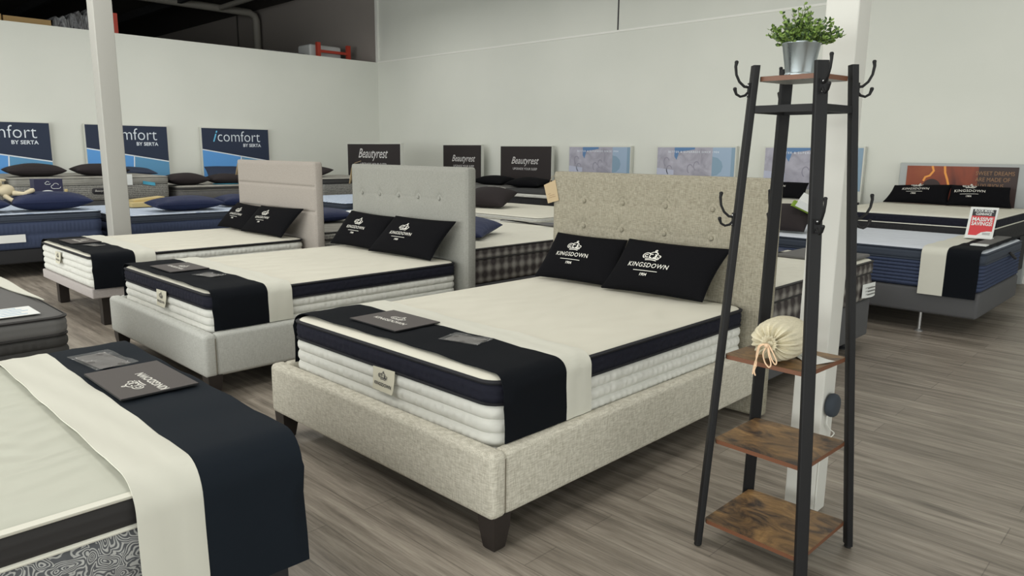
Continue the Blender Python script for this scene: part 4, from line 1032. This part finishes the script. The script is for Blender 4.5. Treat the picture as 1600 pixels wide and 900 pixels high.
# square tie frame under the top shelf
for zz in (1.655,):
    for i in range(4):
        a, b = rc_at(i, zz), rc_at((i+1) % 4, zz); mb = MB(); u = (b-a); L = u.length; u.normalize(); nn = Vector((-u.y, u.x, 0))
        mb.obox((a+b)/2, u*(L/2-.004), nn*.008, Vector((0, 0, .012)), 'black_metal'); mb.build('tie_bar', rack, 0)
def hook(i, z):
    p = rc_at(i, z)+DG[i]*.012; d = DG[i]; up = Vector((0, 0, 1)); mb = MB()
    mb.obox(p+d*.002, Vector((-d.y, d.x, 0))*.011, d*.003, up*.024, 'black_metal')
    P = lambda a, b: p+d*a+up*b
    mb.tube([P(.0, .010), P(.018, .012), P(.036, .028), P(.048, .052), P(.052, .080), P(.050, .092)], [.005, .0048, .0045, .0045, .0052, .0062], 'black_metal', 10)
    mb.ball(P(.050, .094), .0072, 'black_metal', 10)
    mb.tube([P(.0, -.004), P(.014, -.018), P(.030, -.022), P(.044, -.014), P(.050, .002)], [.005, .0046, .0044, .0046, .006], 'black_metal', 10)
    mb.ball(P(.050, .004), .007, 'black_metal', 10)
    mb.ball(P(.004, .016), .004, 'steel', 8); mb.ball(P(.004, -.016), .004, 'steel', 8)
    mb.build('coat_hook', rack, 60)
for i in range(4):
    hook(i, ZT-.045); hook(i, 1.268)

# potted plant on top
pc = Vector((-1.125, 2.585, ZT+.0006))
t = thing('potted_plant', 'small leafy green plant in a galvanized bucket on top of the coat rack', 'plant', tuple(pc))
mb = MB(); mb.lathe(pc, [(.044, .004), (.047, 0), (.049, .004), (.049, .012), (.047, .014), (.063, .108), (.065, .110), (.065, .114), (.061, .114), (.060, .106)], 'galvanized', 48, cap=False)
mb.lathe(pc, [(.001, .004), (.047, .004)], 'galvanized', 48, cap=False)
mb.build('bucket', t, 50)
mb = MB(); mb.lathe(pc, [(.060, .096), (.03, .104), (.002, .106)], 'soil', 20); mb.build('soil', t, 60)
lv = MB(); stm = MB(); rn = random.Random(11)
def leaf(p, d, s, mn):
    d = d.normalized(); a = d.cross(Vector((rn.uniform(-1, 1), rn.uniform(-1, 1), rn.uniform(-.3, 1)))).normalized(); n_ = d.cross(a)
    q = [p, p+d*s*.35+a*s*.30+n_*s*.08, p+d*s*.75+a*s*.26+n_*s*.06, p+d*s, p+d*s*.75-a*s*.26+n_*s*.06, p+d*s*.35-a*s*.30+n_*s*.08, p+d*s*.5-n_*s*.03]
    lv.add(q, [(0, 1, 6), (1, 2, 6), (2, 3, 6), (3, 4, 6), (4, 5, 6), (5, 0, 6)], mn)
for k in range(125):
    an = rn.uniform(0, 2*PI); out = rn.uniform(0, 1)**.7; L = rn.uniform(.065, .150)*(1-.42*out)
    p = pc+Vector((math.cos(an)*.05*out, math.sin(an)*.05*out, .105))
    dr = Vector((math.cos(an)*out*1.0, math.sin(an)*out*1.0, 1.2-out*.8)).normalized()
    pts = []; n_ = 7
    for j in range(n_+1):
        q = p+dr*L*j/n_+Vector((rn.uniform(-.003, .003), rn.uniform(-.003, .003), -.012*out*(j/n_)**2)); pts.append(q)
    stm.tube(pts, .0011, 'stem_green', 4)
    for j in range(2, n_+1):
        for s in range(3):
            a2 = rn.uniform(0, 2*PI); dd = dr*.5+Vector((math.cos(a2), math.sin(a2), rn.uniform(-.1, .6)))*.9
            leaf(pts[j], dd, rn.uniform(.010, .018), 'leaf_green' if rn.random() < .62 else 'leaf_dark')
stm.build('stems', t, 0); lv.build('leaves', t, 0)

# drawstring bag on the upper shelf
bz = .769; bc = Vector((-1.078, 2.415, bz+.078)); ax = Vector((-.06, .98, 0)).normalized(); sd = Vector((ax.y, -ax.x, 0)); up = Vector((0, 0, 1))
t = thing('drawstring_bag', 'stuffed cream cotton drawstring bag lying on the upper shelf of the coat rack', 'bag', (bc.x, bc.y+.1, bz))
prof = [(0.0, .010), (.002, .025), (.004, .045), (.012, .062), (.028, .076), (.055, .084), (.10, .088), (.15, .086), (.19, .076), (.215, .055), (.225, .025), (.227, .004)]
rs = []; NB = 96
for kk, (a, r_) in enumerate(prof):
    ring = []
    for q in range(NB):
        an = 2*PI*q/NB
        pl = (.0035*math.sin(an*22)+.002*math.sin(an*13+1)) * max(0, 1-a/.09) * min(1, r_/.03) * 2.1
        x = math.cos(an)*(r_+pl*.4)*1.03; z = math.sin(an)*(r_+pl*.4)*.87
        ring.append(bc+sd*x+up*z+ax*(a-pl*1.2))
    rs.append(ring)
mb = MB(); mb.rings(rs[::-1], 'bag_cotton'); mb.build('pouch', t, 60)
mb = MB()   # gathered ruffle round the mouth
ru = []
for kk, (a, r_) in enumerate(((.002, .012), (-.010, .017), (-.016, .026), (-.012, .030))):
    ru.append([bc+sd*math.cos(2*PI*q/NB)*(r_+.003*math.sin(2*PI*q/NB*16)*kk/2)+up*math.sin(2*PI*q/NB)*(r_+.003*math.sin(2*PI*q/NB*16)*kk/2)+ax*(a+.003*math.cos(2*PI*q/NB*16)*kk/2) for q in range(NB)])
mb.rings(ru, 'bag_cotton', False); mb.build('ruffle', t, 60)
o = bc-ax*.016
def D(x, z, y=0): return o+sd*x+up*z-ax*y
def smooth(pts, n=6):
    out = []; P = [pts[0]]+pts+[pts[-1]]
    for i in range(1, len(P)-2):
        for k in range(n):
            s = k/n; a, b, c, d = P[i-1], P[i], P[i+1], P[i+2]
            out.append(.5*((2*b)+(c-a)*s+(2*a-5*b+4*c-d)*s*s+(3*b-a-3*c+d)*s**3))
    out.append(P[-2]); return out
mb = MB()
for pts in ([D(-.005, .0), D(-.030, -.008, .006), D(-.036, -.040, .01), D(-.034, -.075, .012), D(-.036, -.100, .02), D(-.030, -.115, .022)],
            [D(-.005, .0), D(-.026, -.010, .01), D(-.031, -.045, .014), D(-.040, -.080, .014), D(-.040, -.112, .022)],
            [D(.0, -.002, .004), D(-.012, -.030, .012), D(-.004, -.062, .012), D(.012, -.078, .012), D(.018, -.064, .012), D(.006, -.030, .01), D(.0, -.004, .004)],
            [D(.0, -.002, .004), D(.010, -.028, .01), D(.022, -.052, .012), D(.034, -.064, .012), D(.036, -.050, .012), D(.020, -.022, .01), D(.002, .0, .004)]):
    mb.tube(smooth(pts), .0026, 'cord_peach', 7)
mb.ball(D(-.036, -.082, .014), .006, 'cord_peach', 10); mb.ball(D(-.004, -.004, .006), .009, 'cord_peach', 10)
mb.build('drawcord', t, 60)
# paper slip
t = thing('paper_slip', 'small white printed paper slip on the upper shelf of the coat rack', 'paper', (-1.0, 2.6, .769))
q4 = [Vector((-1.075, 2.60, .7705)), Vector((-.968, 2.515, .7705)), Vector((-.925, 2.625, .773)), Vector((-1.062, 2.665, .772))]
mb = MB(); mb.grid(lambda a, b: (q4[0]*(1-a)+q4[1]*a)*(1-b)+(q4[3]*(1-a)+q4[2]*a)*b+Vector((0, 0, .002*math.sin(a*6))), 10, 4, 'paper_white'); mb.build('paper', t, 60)
mb = MB()
for k in range(3):
    a_ = (q4[0]*(1-.25)+q4[1]*.25)*(1-(.3+.15*k))+(q4[3]*.75+q4[2]*.25)*(.3+.15*k); b_ = (q4[0]*.35+q4[1]*.65)*(1-(.3+.15*k))+(q4[3]*.35+q4[2]*.65)*(.3+.15*k)
    mb.tube([a_+Vector((0, 0, .0025)), b_+Vector((0, 0, .0025))], .0012, 'mid_grey_fabric', 4)
mb.build('print', t, 0)

# small round speaker on the column and its cable
sc = Vector((CX1+.001, 2.985, .485))
t = thing('smart_speaker', 'round charcoal speaker mounted on the side of the white column by the rack', 'speaker', tuple(sc))
mb = MB(); mb.lathe(sc, [(.035, 0), (.047, .006), (.050, .018), (.048, .030), (.040, .038), (.02, .041), (.002, .042)], 'speaker_charcoal', 36, (1, 0, 0)); mb.build('shell', t, 60)
mb = MB(); mb.tube(smooth([sc+Vector((.006, -.01, -.045)), sc+Vector((.01, -.02, -.08)), sc+Vector((.015, .01, -.11)), sc+Vector((.025, .03, -.13)), sc+Vector((.012, .0, -.15)), sc+Vector((.006, -.03, -.13)), sc+Vector((.004, -.045, -.2)), sc+Vector((.004, -.05, -.35)), sc+Vector((.004, -.05, -.475))]), .0025, 'cable_white', 6); mb.build('cable', t, 60)
